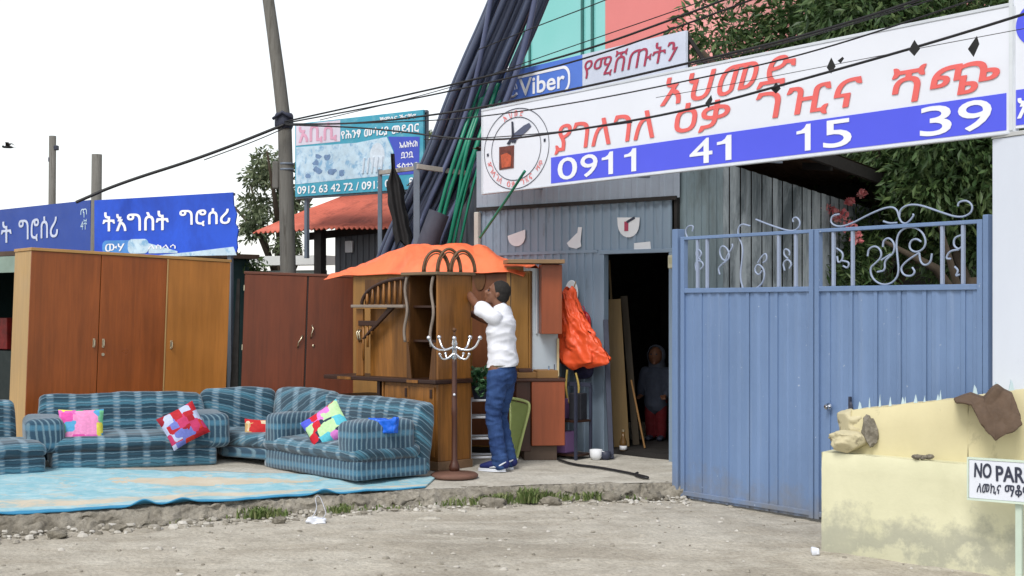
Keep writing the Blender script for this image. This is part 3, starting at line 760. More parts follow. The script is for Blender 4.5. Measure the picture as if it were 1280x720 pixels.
def far_pole(px, d, ytop, r, label, nub):
    b = W(px, 0, d); t = thing('wooden_post', label, 'pole', (b.x, d, 0), 0)
    zt_ = H - (ytop - HY) / F * d
    MB().tube([(0, 0, -.05), (.01, 0, zt_ * .5), (.03, 0, zt_)], [r * 1.1, r * 1.05, r], 12).build('pole', M_pole, t, True)
    mb = MB()
    for dz, dx in nub: mb.box(dx - .05, dx + .05, -.06, .06, zt_ - dz - .05, zt_ - dz + .05)
    mb.build('insulator', M_ink, t, bevel=.015)
far_pole(64, 30, 170, .075, 'thin far post with small knobs behind the left blue sign', ((.25, .1), (.5, .0)))
far_pole(118, 17.0, 193, .062, 'short grey post standing between the two blue signs', ((.62, .12),))

# ------------------------------------------------------------------ blue grocery signs and the kiosk beneath
M_gblue = paint('grocery_blue', rgb(38, 90, 222, .85), .4, .16, .9, (1, 1, .6), rgb(28, 70, 184, .8), .45, .7, 1.5)
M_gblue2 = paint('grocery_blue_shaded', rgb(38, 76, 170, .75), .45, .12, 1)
g2 = Face(118, 16.9, 291, 16.2)
s2 = on_face(g2, 'blue_grocery_sign', 'bright blue sign with white Amharic words and torn right edge', 'sign')
zl, zh2 = g2.z(118, 322), 3.03
edge = [(g2.u(291) + dx, z) for dx, z in ((.0, 3.05), (.01, 2.9), (.05, 2.8), (.03, 2.7), (.07, 2.62), (.05, 2.5), (.06, 2.42), (.04, zl + .03))]
MB().prism([(0, zl), (0, zh2 - .02)] + edge, 0, .02).build('sign_sheet', M_gblue, s2)
words(s2, M_wtxt, [('ትእግስት', g2.u(129), g2.u(211), g2.z(129, 289), g2.z(129, 266)), ('ግሮሰሪ', g2.u(225), g2.u(288), g2.z(225, 283), g2.z(225, 262))], bold=.02)
za_, zb2_ = zl + .04, g2.z(160, 298)
mb = MB(); mb.prism(rrect(g2.u(128), g2.u(178), za_, zb2_ - .02, .06), -.003, -.0005); mb.build('bottle_picture', paint('light_blue_picture', rgb(84, 150, 226, .8), .4, .3, 7), s2)
mb = MB(); mb.prism(rrect(g2.u(160), g2.u(186), za_, zb2_ - .01, .06), -.005, -.0032); mb.prism([(g2.u(186), za_), (g2.u(186), zb2_ - .06), (g2.u(200), za_ + .08), (g2.u(222), za_ + .02), (g2.u(222), za_)], -.005, -.0032)
mb.build('bottle_picture', M_pale, s2)
mb = MB(); letters(mb, 'ውሃ', g2.u(132), g2.u(156), za_ + .03, zb2_ - .06, -.006, .01); letters(mb, 'ለስላሳ', g2.u(186), g2.u(220), za_ + .05, zb2_ - .08, -.007, .01); mb.build('small_lettering', M_wtxt, s2)
mb = MB(); mb.prism([(g2.u(180), zl + .003), (g2.u(296), zl + .003), (g2.u(292), zl + .10), (g2.u(240), zl + .05)], -.004, -.001); mb.build('white_swoosh', M_pale, s2)
mb = MB(); mb.bar((0, .04, zh2 - .03), (g2.u(291), .04, 3.03), .03, .03); mb.bar((g2.u(285), .05, 0), (g2.u(285), .05, 3.02), .05, .05); mb.bar((.05, .05, 0), (.05, .05, 3), .05, .05); mb.build('frame', M_steel, s2)
g1 = Face(-60, 19.9, 113, 17.1)
s1 = on_face(g1, 'blue_grocery_sign', 'darker blue sign cut by the left edge of the photo', 'sign')
z1t, z1b = 3.03, g1.z(20, 326)
MB().box(0, g1.len, 0, .02, z1b, z1t).build('sign_sheet', M_gblue2, s1)
words(s1, paint('greyed_lettering', rgb(206, 216, 240, .85), .5), [('ት', g1.u(2), g1.u(15), g1.z(10, 303), g1.z(10, 277)), ('ግሮሰሪ', g1.u(24), g1.u(73), g1.z(45, 301), g1.z(45, 272)), ('ትእግስ', g1.u(-50), g1.u(-2), g1.z(-20, 305), g1.z(-20, 278))], bold=.012)
mb = MB(); letters(mb, 'ጥ', g1.u(101), g1.u(109), g1.z(104, 272), g1.z(104, 261), -.004, .0); letters(mb, '4ቸ', g1.u(101), g1.u(109), g1.z(104, 287), g1.z(104, 274), -.004, .0); mb.build('small_lettering', M_pale, s1)
mb = MB(); mb.box(0, g1.len, .02, .05, z1t - .03, z1t); mb.bar((g1.len - .1, .05, 0), (g1.len - .1, .05, 3), .06, .06); mb.bar((.3, .05, 0), (.3, .05, 3), .06, .06); mb.build('frame', M_steel, s1)

kf = Face(-90, 20.6, 116, 17.9)
ki = on_face(kf, 'grocery_kiosk', 'dark open grocery kiosk under the blue sign at the left edge', 'kiosk')
LK = kf.len
mb = MB(); mb.box(0, .08, 0, 2.5, 0, 2.4); mb.box(LK - .08, LK, 0, 2.5, 0, 2.4); mb.box(.08, LK - .08, 2.4, 2.5, 0, 2.4); mb.build('wall', paint('teal_kiosk_paint', rgb(36, 70, 72, .5), .7, .2), ki)
MB().box(.081, LK - .081, -.03, .02, .05, 1.15).build('counter', paint('dark_counter', rgb(44, 58, 58, .5), .7), ki)
MB().box(-.1, LK + .1, -.35, 2.6, 2.41, 2.47).build('roof', M_rust, ki)
MB().box(-.1, LK, -.40, -.355, 2.19, 2.40).build('valance', paint('pale_green_strip', rgb(150, 172, 160, .7), .7, .2, 3), ki)
M_goods = paint('shelf_goods', rgb(150, 40, 36, .6), .5, .6, 9)
for i in range(7): x = .2 + i * (LK - .5) / 6; MB().box(x, x + .2, .3, .5, 1.15, 1.15 + .2 + .12 * (i % 3)).build('goods', M_goods, ki, bevel=.01)
# red and white awning end
aw = W(8, 362, 17.2); t = thing('red_awning', 'small red and white awning end beside the tall wardrobe', 'awning', (aw.x - .5, 17.2, 1.95 + .0), math.radians(-12))
mb = MB(); mb.grid(lambda u, v: (lerp(-1.3, .22, u), lerp(-.25, .35, v), .0 + .20 * v - .03 * math.sin(u * 20)), 30, 6); o = mb.build('cloth', paint('red_awning_cloth', rgb(196, 44, 36, .75), .6), t, True); m_ = o.modifiers.new('s', 'SOLIDIFY'); m_.thickness = .01
MB().box(-1.3, .22, -.275, -.255, -.045, .03).build('trim', M_white, t)
mb = MB(); mb.bar((-1.2, .3, -1.7), (-1.2, .3, .1), .04, .04); mb.build('post', M_steel, t)

# ------------------------------------------------------------------ trees
def crown(clumps, n, size, seed, droop=.5, slim=.32):
    r = np.random.default_rng(seed); cl = np.array(clumps, float); w = cl[:, 3] ** 2; w /= w.sum()
    idx = r.choice(len(cl), n, p=w)
    d = r.normal(size=(n, 3)); d /= np.linalg.norm(d, axis=1)[:, None]
    rad = r.random(n) ** .42; c = cl[idx, :3] + d * (rad * cl[idx, 3])[:, None] * np.array([1, 1, .8])
    ax = d + r.normal(size=(n, 3)) * .7; ax[:, 2] -= droop; ax /= np.linalg.norm(ax, axis=1)[:, None]
    sd = np.cross(ax, r.normal(size=(n, 3))); sd /= np.linalg.norm(sd, axis=1)[:, None]; nr = np.cross(ax, sd)
    L = (size * r.uniform(.6, 1.35, n))[:, None]; wd = L * slim
    v = np.stack([c - ax * L * .5, c + sd * wd * .5 + nr * wd * .15, c + ax * L * .5, c - sd * wd * .5 + nr * wd * .15], 1).reshape(-1, 3)
    return v, [(4 * i, 4 * i + 1, 4 * i + 2, 4 * i + 3) for i in range(n)]
def add_crown(mat, root, *a, **k):
    v, f = crown(*a, **k); me = bpy.data.meshes.new('crown'); me.from_pydata(v.tolist(), [], f); me.materials.append(mat)
    o = bpy.data.objects.new('crown', me); COL.objects.link(o); o.parent = root; return o
M_bark = paint('brown_bark', rgb(92, 80, 66, .5), .9, .3, 6, (1, 1, .3), bump=.5, bscale=25)
M_leaf = leaf_mat('deep_green_leaves', (.028, .060, .018, 1), (.055, .105, .034, 1), (.12, .175, .062, 1), .45, .22)
M_leaf2 = leaf_mat('grey_green_leaves', (.075, .105, .055, 1), (.12, .155, .08, 1), (.20, .23, .13, 1), .5, .25)
M_leaf3 = leaf_mat('fresh_green_leaves', (.07, .11, .03, 1), (.12, .17, .05, 1), (.20, .24, .10, 1), .5, .3)
def limbs(root, base_r, h, spread, n, seed):
    r = random.Random(seed); mb = MB(); mb.tube([(0, 0, -.1), (.05, .03, h * .35), (-.04, .05, h * .7)], [base_r, base_r * .8, base_r * .65], 10)
    for i in range(n):
        a = 2 * PI * i / n + r.uniform(-.4, .4); z0 = h * r.uniform(.35, .7); L = spread * r.uniform(.6, 1.1)
        mb.tube([(0, 0, z0), (math.cos(a) * L * .45, math.sin(a) * L * .45, z0 + h * .22), (math.cos(a) * L, math.sin(a) * L, z0 + h * r.uniform(.28, .5))], [base_r * .5, base_r * .32, base_r * .12], 7)
    return mb.build('trunk', M_bark, root, True)
def clumps(n, c, R, rmin, rmax, seed, flat=1.0):
    r = random.Random(seed); out = []
    for i in range(n):
        while True:
            p = Vector((r.uniform(-1, 1), r.uniform(-1, 1), r.uniform(-1, 1)))
            if p.length < 1: break
        p = p * (.55 + .45 * r.random()); out.append((c[0] + p.x * R[0], c[1] + p.y * R[1], c[2] + p.z * R[2] * flat, r.uniform(rmin, rmax)))
    return out
# big tree behind the gate
q = W(1090, 0, 17.0); tr = thing('broadleaf_tree', 'large dense dark green tree rising behind the long white banner', 'tree', (q.x, 17.0, -.05))
limbs(tr, .24, 4.6, 2.2, 9, 4)
cl = clumps(46, (.25, 0, 5.2), (2.6, 2.2, 1.9), .45, .95, 11) + clumps(16, (.6, -.5, 3.7), (1.7, 1.4, .8), .4, .8, 12)
add_crown(M_leaf, tr, cl, 64000, .125, 5)
q = W(1225, 0, 14.6); tr = thing('broadleaf_tree', 'dark leafy tree behind the right gate leaf next to the pale wall', 'tree', (q.x, 14.6, -.05))
limbs(tr, .15, 3.0, 1.1, 6, 9); add_crown(M_leaf, tr, clumps(24, (-.15, .4, 3.1), (1.25, 1.1, 1.3), .35, .7, 21), 17000, .12, 6)
q = W(1045, 0, 15.4); tr = thing('oleander', 'pink flowering oleander bush seen over the middle of the gate', 'shrub', (q.x, 15.4, -.05))
limbs(tr, .06, 2.0, .6, 7, 3); add_crown(M_leaf, tr, clumps(14, (.1, 0, 2.2), (.75, .6, .8), .25, .45, 8), 7000, .12, 9, slim=.22)
M_pet = leaf_mat('pink_petals', rgb(226, 120, 130, .8), rgb(240, 150, 150, .85), rgb(246, 186, 182, .85), .6, .3)
for i, c in enumerate(((-.08, -.50, 2.76, .12), (.02, -.52, 2.64, .11), (.1, -.50, 2.52, .10), (.03, -.48, 2.9, .07), (.16, -.48, 2.98, .07), (-.18, -.46, 2.82, .09))):
    v, f = crown([(c[0], c[1], c[2], c[3] * .75)], 45, .055, 4 + i, 0, .8); me = bpy.data.meshes.new('flower_cluster'); me.from_pydata(v.tolist(), [], f); me.materials.append(M_pet)
    o = bpy.data.objects.new('flower_cluster', me); COL.objects.link(o); o.parent = tr
# dark wall added behind the gate, its colour standing for the deep shade there
yw = Face(1000, 21, 1330, 18.5); t = on_face(yw, 'dark_backdrop_wall', 'dark backdrop wall added for shade deep behind the gate and trees', 'wall')
MB().box(-.5, yw.len + 1, 0, .25, -.05, 3.4).build('wall_face', paint('dark_backdrop_shade', rgb(70, 66, 60, .35), .9, .4, 3), t)
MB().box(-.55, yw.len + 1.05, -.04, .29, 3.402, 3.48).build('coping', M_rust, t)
# trees on the left
q = W(352, 0, 22.5); tr = thing('sparse_tree', 'ragged grey green tree behind the utility pole', 'tree', (q.x, 22.5, -.05))
limbs(tr, .12, 3.9, 1.0, 8, 2); add_crown(M_leaf2, tr, clumps(26, (-.12, 0, 3.3), (.62, .6, 1.15), .14, .34, 31), 3600, .115, 3)
q = W(541, 0, 25); tr = thing('sparse_tree', 'small pale green treetop between the turquoise sign and the pipes', 'tree', (q.x, 25, -.05))
limbs(tr, .1, 4.4, .6, 6, 6); add_crown(M_leaf3, tr, clumps(16, (.0, 0, 4.5), (.6, .5, .7), .15, .32, 41), 2600, .11, 13)
q = W(300, 0, 20); tr = thing('sparse_bush', 'dark round bush between the two wardrobes under the blue sign', 'shrub', (q.x, 20, 0))
limbs(tr, .05, 1.8, .4, 5, 16); add_crown(M_leaf, tr, clumps(12, (.06, 0, 2.1), (.35, .4, .4), .15, .3, 17), 3000, .09, 14)

# grey sheet shed closing the view behind the rack
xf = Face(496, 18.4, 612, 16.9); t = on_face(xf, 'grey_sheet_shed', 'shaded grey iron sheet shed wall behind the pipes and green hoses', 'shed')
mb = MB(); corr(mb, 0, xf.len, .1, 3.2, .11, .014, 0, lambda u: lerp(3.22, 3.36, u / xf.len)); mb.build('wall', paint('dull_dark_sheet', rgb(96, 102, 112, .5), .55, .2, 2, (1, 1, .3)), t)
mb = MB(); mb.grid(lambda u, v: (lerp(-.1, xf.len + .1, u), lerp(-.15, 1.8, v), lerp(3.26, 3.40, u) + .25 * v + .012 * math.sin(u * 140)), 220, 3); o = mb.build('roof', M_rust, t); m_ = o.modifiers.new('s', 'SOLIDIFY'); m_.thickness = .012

# ------------------------------------------------------------------ rack with pipes and hoses
rk = thing('pipe_rack', 'grey steel frame holding the leaning pipes and hoses upright', 'rack', (W(521, 0, 15.9).x, 15.9, .3))
R_ = lambda px, py, d: W(px, py, d) - rk.location
mb = MB()
for px, py, d, w in ((521, 208, 15.9, .07), (475, 216, 16.9, .05), (590, 217, 16.3, .05)):
    a = R_(px, py, d); mb.bar((a.x, a.y, 0), (a.x, a.y, a.z + .04), w, w)
mb.build('upright', M_steel, rk, bevel=.004)
mb = MB(); mb.bar(R_(475, 216, 16.9), R_(521, 210, 15.9), .04, .05); mb.bar(R_(521, 208, 15.86), R_(591, 218, 16.26), .045, .055); mb.build('crossbar', paint('pale_steel', rgb(186, 180, 172, .7), .5, .2, 6), rk, bevel=.004)
M_pipe = paint('blue_black_pipe', rgb(88, 98, 124, .62), .36, .22, 1.2, (1, 1, .3))
M_pipe2 = paint('grey_violet_pipe', rgb(112, 122, 158, .62), .38, .15, 1.2)
M_hose = paint('green_hose', rgb(28, 142, 112, .7), .35, .15, 4)
def pipe(name, label, cat, group, pts, r, mat):
    P_ = [W(*p) for p in pts]; P_ = [Vector(p) for p in smooth3(P_)]
    b = P_[0]; t = MB().tube([p - b for p in P_], r, 10).build(name, mat, None, True); t.location = b
    return tag(t, label, cat, group)
def smooth3(P_, it=3):
    for _ in range(it):
        q = [P_[0]]
        for a, b in zip(P_, P_[1:]): q.append(a * .75 + b * .25); q.append(a * .25 + b * .75)
        q.append(P_[-1]); P_ = q
    return P_
rp = random.Random(5)
for i in range(17):
    k = i / 16; bx = lerp(478, 552, k) + rp.uniform(-3, 3); tx = lerp(612, 684, k) + rp.uniform(-3, 3); mx = lerp(573, 612, k)
    d0 = 16.25 + .25 * rp.random() ; dd = rp.uniform(-.15, .15)
    mid = lerp(552, 628, k)
    pipe('plastic_pipe', 'dark blue plastic pipe in the tall bundle leaning beside the white banner', 'pipe', 'dark plastic pipes leaning in a bundle',
         [(bx - 60, 530, d0 + .5), (bx - 14, 330, d0 + .25), (lerp(bx, tx, .36), 210, d0), (lerp(bx, tx, .66), 100, d0 - .35 + dd), (tx, 0, d0 - .6 + dd), (tx + 24 + rp.uniform(-4, 4), -72, d0 - .85 + dd)], rp.choice((.026, .032, .038, .046)), M_pipe)
for i, (bx, tx) in enumerate(((506, 613), (536, 668))):
    pipe('plastic_pipe', ('thin grey violet pipe standing out left of the dark bundle top' if i == 0 else 'grey violet pipe at the front of the dark pipe bundle'), 'pipe', 'dark plastic pipes leaning in a bundle',
         [(bx - 40, 520, 16.4), (bx, 320, 16.2), ((bx + tx) / 2 + 24, 150, 15.95), (tx - 6, 40, 15.6), (tx + 8, -50, 15.4)], .026 if i == 0 else .034, M_pipe2)
for i in range(6):
    k = i / 5; bx = lerp(540, 574, k) + rp.uniform(-5, 5); tx = lerp(574, 604, k) + rp.uniform(-5, 5)
    pipe('green_hose', 'bright green hose in the cluster hanging at the right of the pipes', 'hose', 'green hoses beside the pipes',
         [(bx - 18, 500, 16.1), (bx, 330, 15.95), (bx + 14, 260, 15.85), (tx - 4, 190, 15.8), (tx + 10, 150, 15.95), (tx + 26, 105, 16.1)], rp.choice((.016, .022, .026)), M_hose)
pipe('grey_roll', 'thick grey foam roll leaning in front of the green hoses', 'foam roll', None, [(522, 345, 15.55), (536, 300, 15.5), (549, 266, 15.5)], .115, paint('grey_foam', rgb(86, 90, 106, .55), .75, .15, 6))
pipe('green_rope', 'thin green rope stretched from the banner down to the orange tarp', 'rope', None, [(656, 214, 13.55), (630, 254, 14.0), (600, 297, 14.5)], .014, M_hose)
# ragged black sheet hanging from the rack
bs = W(494, 222, 16.2); t = thing('black_plastic_sheet', 'ragged black plastic sheet hanging from the pipe rack', 'plastic sheet', (bs.x, 16.2, W(0, 300, 16.2).z))
def blk(u, v):
    hgt = 1.0 * v; w = lerp(.095, .022, sstep(.62, .85, v)) * (1 + .25 * mnoise.noise(Vector((v * 6, u * 2, 0)))); a = 2 * PI * u
    return (w * math.cos(a) - .03 * v + .10 * (1 - v) * (1 - v), .05 * math.sin(a) * (1 + .6 * math.sin(a * 5)), hgt * .98 - (.08 * abs(math.sin(u * 9)) if v < .01 else 0))
MB().grid(blk, 40, 30).build('sheet', M_black, t, True)

# ------------------------------------------------------------------ cables
M_wire = paint('black_cable', (.012, .012, .014, 1), .5, .1)
def cable(label, pts, r):
    P_ = smooth3([W(*p) for p in pts], 3); b = P_[0]
    o = MB().tube([p - b for p in P_], r * .8, 7).build('overhead_cable', M_wire, None, True); o.location = b
    tag(o, label, 'cable', 'overhead cables'); return P_
DP = 17.2
cable('thick black cable drooping from the utility pole to the left over the blue signs', [(95, 253, 16.4), (150, 229, 16.6), (255, 196, 16.9), (355, 156, DP)], .024)
cable('thin cable under the thick one left of the utility pole', [(255, 200, 16.9), (320, 176, 17.0), (356, 160, DP)], .008)
cable('thick cable crossing low over the white banner lettering up to the right edge', [(356, 156, DP), (470, 160, 15.5), (600, 178, 13.4), (700, 166, 12.2), (860, 139, 10.6), (1025, 93, 9.6), (1170, 52, 8.9), (1330, 2, 8.3)], .0115)
cable('heavy cable running along the lower edge of the blue logo sign', [(356, 155, DP), (450, 155, 16.0), (570, 140, 14.2), (617, 131, 13.6), (740, 107, 12.4), (860, 79, 11.4), (1010, 44, 10.3), (1150, 0, 9.5), (1260, -42, 9)], .013)
cable('thin cable crossing the top of the white banner below the coral word', [(358, 157, DP), (520, 152, 15), (605, 146, 13.4), (730, 127, 12.2), (860, 101, 11.1), (1010, 68, 10.0), (1210, 2, 9.0), (1300, -30, 8.7)], .0075)
cable('upper of two cables sweeping over the pale sign to the pink wall', [(356, 152, DP), (470, 127, 16.2), (600, 98, 14.6), (730, 64, 13.2), (860, 17, 12), (920, -6, 11.6), (1000, -40, 11)], .013)
cable('lower of two cables sweeping over the pale sign to the pink wall', [(356, 154, DP), (480, 131, 16.1), (610, 104, 14.5), (740, 72, 13.1), (880, 22, 11.9), (960, -8, 11.4), (1010, -30, 11)], .011)
cable('fine cable crossing the teal glass at a steep angle', [(598, 62, 15), (660, 37, 14.2), (755, 1, 13.2), (800, -18, 12.8)], .007)
cable('fine cable crossing the teal glass and pink wall below the steep one', [(400, 150, 16.5), (560, 112, 15.1), (700, 63, 13.6), (860, 8, 12.2), (920, -14, 11.8)], .006)
cable('fine flat cable entering the emblem of the white banner', [(530, 174, 14.6), (604, 173, 13.4), (700, 165, 12.4), (790, 153, 11.6)], .006)
thinP = cable('very fine line above the thick cable on the white banner', [(820, 122, 10.9), (900, 108, 10.5), (1000, 89, 10), (1140, 62, 9.2), (1300, 32, 8.6)], .003)
cable('slim cable across the tree top above the banner', [(860, 82, 11.6), (980, 55, 10.8), (1120, 14, 10), (1200, -12, 9.6)], .007)

bd = W(9, 184, 26); t = thing('flying_bird', 'tiny dark bird flying in the white sky above the left posts', 'bird', bd)
mb = MB(); mb.limb([(-.06, 0, 0), (0, 0, .01), (.07, 0, .0), (.11, 0, -.005)], [.018, .03, .022, .008], 10); mb.ball((-.075, 0, .012), .022); mb.add([(.09, -.02, 0), (.16, -.035, 0), (.16, .035, 0), (.09, .02, 0)], [(0, 1, 2, 3)]); mb.build('body', M_black, t, True)
for s_ in (-1, 1): MB().add([(-.03, 0, .02), (.04, 0, .02), (.06, s_ * .09, .08), (.08, s_ * .20, .05), (.0, s_ * .10, .085)], [(0, 1, 2, 4), (4, 2, 3)]).build('wing', M_black, t)

def flag(px, py, d, w, h, skew, label):
    c = W(px, py, d); k = d / F; t = MB()
    pts = [(0, -h * k / 2), (w * k / 2, -h * k * .05 + skew * k), (skew * k, h * k / 2), (-w * k / 2, -h * k * .12)]
    t.prism(pts, -.004, .004); o = t.build('cable_pennant', M_black, None); o.location = c
    tag(o, label, 'pennant', 'black pennants on the cables')
flag(886, 127, 10.38, 9, 17, 3, 'small slanted black pennant first from the left on the thick cable')
flag(970, 110, 9.94, 12, 14, 0, 'small triangular black pennant on the thick cable between two coral words')
flag(1039, 82, 9.74, 11, 20, 0, 'black diamond pennant on the fine line above the coral word')
flag(1051, 75, 9.68, 8, 8, 2, 'tiniest black pennant right beside a black diamond one')
flag(1143, 60, 8.98, 14, 20, 0, 'black diamond pennant standing on the thick cable over the number 39')
flag(1217, 58, 8.82, 14, 26, 4, 'largest black pennant near the right end of the white banner')
# ------------------------------------------------------------------ wardrobes
def handle(mb, x, z, y=-.02, h=.09):
    mb.box(x - .012, x + .012, y - .006, y, z - h / 2, z + h / 2); mb.tube([(x, y - .004, z + h * .38), (x, y - .035, z + h * .3), (x, y - .035, z - h * .3), (x, y - .004, z - h * .38)], .006, 6)
W1 = rgb(172, 98, 44, .62)
M_w1 = [wood('chestnut_door_wood', rgb(166, 90, 38, .70), .60, .34, 5, contrast=.85), wood('orange_door_wood', rgb(174, 94, 38, .70), .62, .34, 5, contrast=.85), wood('honey_door_wood', rgb(198, 130, 58, .74), .70, .36, 4, contrast=.7)]
M_w1s = wood('pale_side_wood', rgb(204, 168, 112, .72), .82, .5, 4, contrast=.5)
A = W(30, 0, 14.05); B = W(280, 0, 15.28); e = Vector((B.x - A.x, B.y - A.y)); w1 = e.length
wd = thing('wardrobe', 'tall three door orange brown wardrobe with pale side standing leftmost', 'wardrobe', (A.x, 14.05, pz(A.x, 14.2) + .005), math.atan2(e.y, e.x), None, math.radians(2.2))
h1 = 2.0
mb = MB(); mb.box(0, .022, .02, .56, .1, h1 - .03); mb.build('side_panel', M_w1s, wd, bevel=.003)
mb = MB(); mb.box(w1 - .022, w1, .02, .56, .1, h1 - .03); mb.build('side_panel', M_w1s, wd, bevel=.003)
mb = MB(); mb.box(.023, w1 - .023, .54, .56, .1, h1 - .03); mb.box(.023, w1 - .023, .03, .54, .1, .12); mb.build('back_panel', M_w1s, wd)
MB().box(-.01, w1 + .01, -.012, .565, h1 - .029, h1 + .002).build('top_board', wood('top_edge_wood', rgb(206, 160, 96, .7), .75, .45, 5, 'x'), wd, bevel=.004)
MB().box(.01, w1 - .01, .03, .54, .0, .099).build('plinth', M_w1s, wd)
for i in range(3):
    x0, x1 = w1 * i / 3 + (.004 if i else .0), w1 * (i + 1) / 3 - (.003 if i < 2 else 0)
    if i == 2: x0 += .004
    d = MB().box(x0, x1, .0 if i < 2 else -.004, .019 if i < 2 else .015, .10, h1 - .032).build('door', M_w1[i], wd, bevel=.003)
    hm = MB(); handle(hm, {0: x1 - .045, 1: x0 + .045, 2: x0 + .06}[i], 1.07, -.001 if i < 2 else -.005); hm.build('handle', M_brass, d, bevel=.002)
    if i == 1: kk = MB(); kk.tube([(x0 + .045, 0, .955), (x0 + .045, -.012, .955)], .016, 12); kk.build('keyhole', M_brass, d)
mb = MB(); mb.box(w1 * 2 / 3 - .006, w1 * 2 / 3 + .006, -.012, -.006, .10, h1 - .032); mb.build('door_edge_strip', M_w1s, wd)
mb = MB(); mb.box(w1 - .22, w1 - .04, .1, .5, -.085, .0); mb.build('support_block', M_dark, wd)

M_w2 = wood('mahogany_door_wood', rgb(134, 66, 36, .60), .64, .40, 5, contrast=.9)
M_w2s = wood('dark_side_wood', rgb(60, 40, 34, .4), .7, .5, 5)
A = W(299, 0, 15.3); B = W(444, 0, 15.42); e = Vector((B.x - A.x, B.y - A.y)); w2 = e.length; h2 = 1.80
wd = thing('wardrobe', 'dark red brown two door wardrobe between the orange wardrobe and the carved hutch', 'wardrobe', (A.x, A.y, pz(A.x, 15.3)), math.atan2(e.y, e.x) + .06, None, math.radians(1.9))
def w2side(x, o): return MB().prism([(x, .1), (x + .02, .1), (x + .02, h2 - .03), (x, h2 - .03)], .02, .55).build('side_panel', M_w2s, wd, bevel=.003)
w2side(0, 0); w2side(w2 - .02, 0)
MB().box(.021, w2 - .021, .53, .55, .1, h2 - .03).build('back_panel', M_w2s, wd)
MB().box(-.008, w2 + .008, -.01, .555, h2 - .029, h2).build('top_board', wood('mahogany_edge', rgb(128, 72, 50, .55), .7, .4, 5, 'x'), wd, bevel=.004)
MB().box(.01, w2 - .01, .03, .5, 0, .099).build('plinth', M_w2s, wd)
xm = w2 * .545
for i, (x0, x1) in enumerate(((.002, xm - .009), (xm + .009, w2 - .002))):
    d = MB().box(x0, x1, -.003, .019, .1, h2 - .032).build('door', M_w2, wd, bevel=.004)
    hm = MB(); x = (x1 - .05) if i == 0 else (x0 + .05)
    hm.tube([(x - .03, -.006, .99), (x - .02, -.03, 1.05), (x + .012, -.03, 1.10), (x + .02, -.008, 1.13)], .008, 7) if i == 0 else hm.tube([(x - .01, -.006, 1.10), (x, -.03, 1.15), (x + .015, -.03, 1.20), (x, -.008, 1.24)], .008, 7)
    if i: hm.tube([(x + .02, -.003, 1.02), (x + .02, -.014, 1.02)], .014, 10)
    hm.build('handle', M_brass, d, True)
MB().box(xm - .0075, xm + .0075, .004, .019, .1, h2 - .032).build('door_gap', M_w2s, wd)
for z in (.30, .98, 1.62):
    MB().box(-.006, .004, -.008, .0, z - .03, z + .03).build('hinge', M_brass, wd, bevel=.002)
mb = MB(); mb.prism([(-.16, 0), (-.05, 0), (-.015, 1.72), (-.045, 1.72)], .12, .15); t = mb.build('gap_shade_strip', M_dark, None); t.location = (A.x, A.y - .0, pz(A.x, 15.4)); tag(t, 'dark strip added as shade filling the gap between the two wardrobes', 'board')  # strip added only to fill the wardrobe gap with dark, as shade

# ------------------------------------------------------------------ carved hutch
Cn = Vector((W(548, 0, 13.0).x, 13.0)); hx = Vector((-.73, .69)).normalized(); HWd, HDp = 1.16, .42
hut = thing('carved_hutch', 'old carved wooden hutch with arched rings on top beside the man in white', 'hutch', (Cn.x + hx.x * HWd, Cn.y + hx.y * HWd, pz(Cn.x, 13.2) - .0), math.atan2(-hx.y, -hx.x))
# local x runs from the far left end (0) to the near corner (HWd); front is -y
M_h = wood('amber_hutch_wood', rgb(170, 114, 52, .68), .42, .40, 9, contrast=1.1)
M_hd = wood('dark_hutch_trim', rgb(78, 48, 34, .5), .6, .45, 8, 'x')
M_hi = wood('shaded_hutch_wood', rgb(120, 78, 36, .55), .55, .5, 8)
ZC, ZT = .83, 1.79          # counter height, top of the upper part
# lower cabinet
mb = MB(); mb.box(.42, HWd - .03, .0, HDp, .07, ZC - .04); lower = mb.build('lower_cabinet', M_h, hut, bevel=.004)
MB().box(HWd - .029, HWd, -.005, HDp + .003, .08, ZC - .041).build('side_panel', M_h, hut, bevel=.003)
MB().box(.40, HWd + .015, -.02, HDp + .01, .0, .078).build('plinth', wood('pale_plinth_wood', rgb(158, 124, 92, .6), .7, .6, 6, 'x'), hut, bevel=.004)
for x0, x1 in ((.44, .78), (.785, 1.12)):
    d = MB().box(x0, x1, -.018, -.001, .12, ZC - .07).build('door', M_h, hut, bevel=.003)
    k = MB(); k.box(x1 - .05, x1 - .02, -.028, -.019, ZC - .17, ZC - .09); k.build('handle', M_hd, d, bevel=.003)
MB().box(.4, .42, -.015, HDp, .078, ZC - .04).build('side_panel', M_h, hut)
# dark low wing at the far end
mb = MB(); mb.box(-.28, .39, .06, HDp, .0, .60); mb.build('wing_cabinet', M_dark, hut, bevel=.004)
MB().box(-.31, .39, .0, HDp, .601, .64).build('wing_shelf', M_hd, hut, bevel=.004)
mb = MB(); mb.box(.30, .34, .01, .05, .64, ZC - .04); mb.build('post', M_hd, hut)
MB().box(-.42, HWd + .02, -.06, HDp + .01, ZC - .039, ZC).build('counter', M_hd, hut, bevel=.008)
mb = MB(); mb.box(-.20, .0, -.066, -.061, ZC - .035, ZC - .008); mb.box(.80, .95, -.066, -.061, ZC - .035, ZC - .008); mb.build('counter_inlay', M_h, hut)
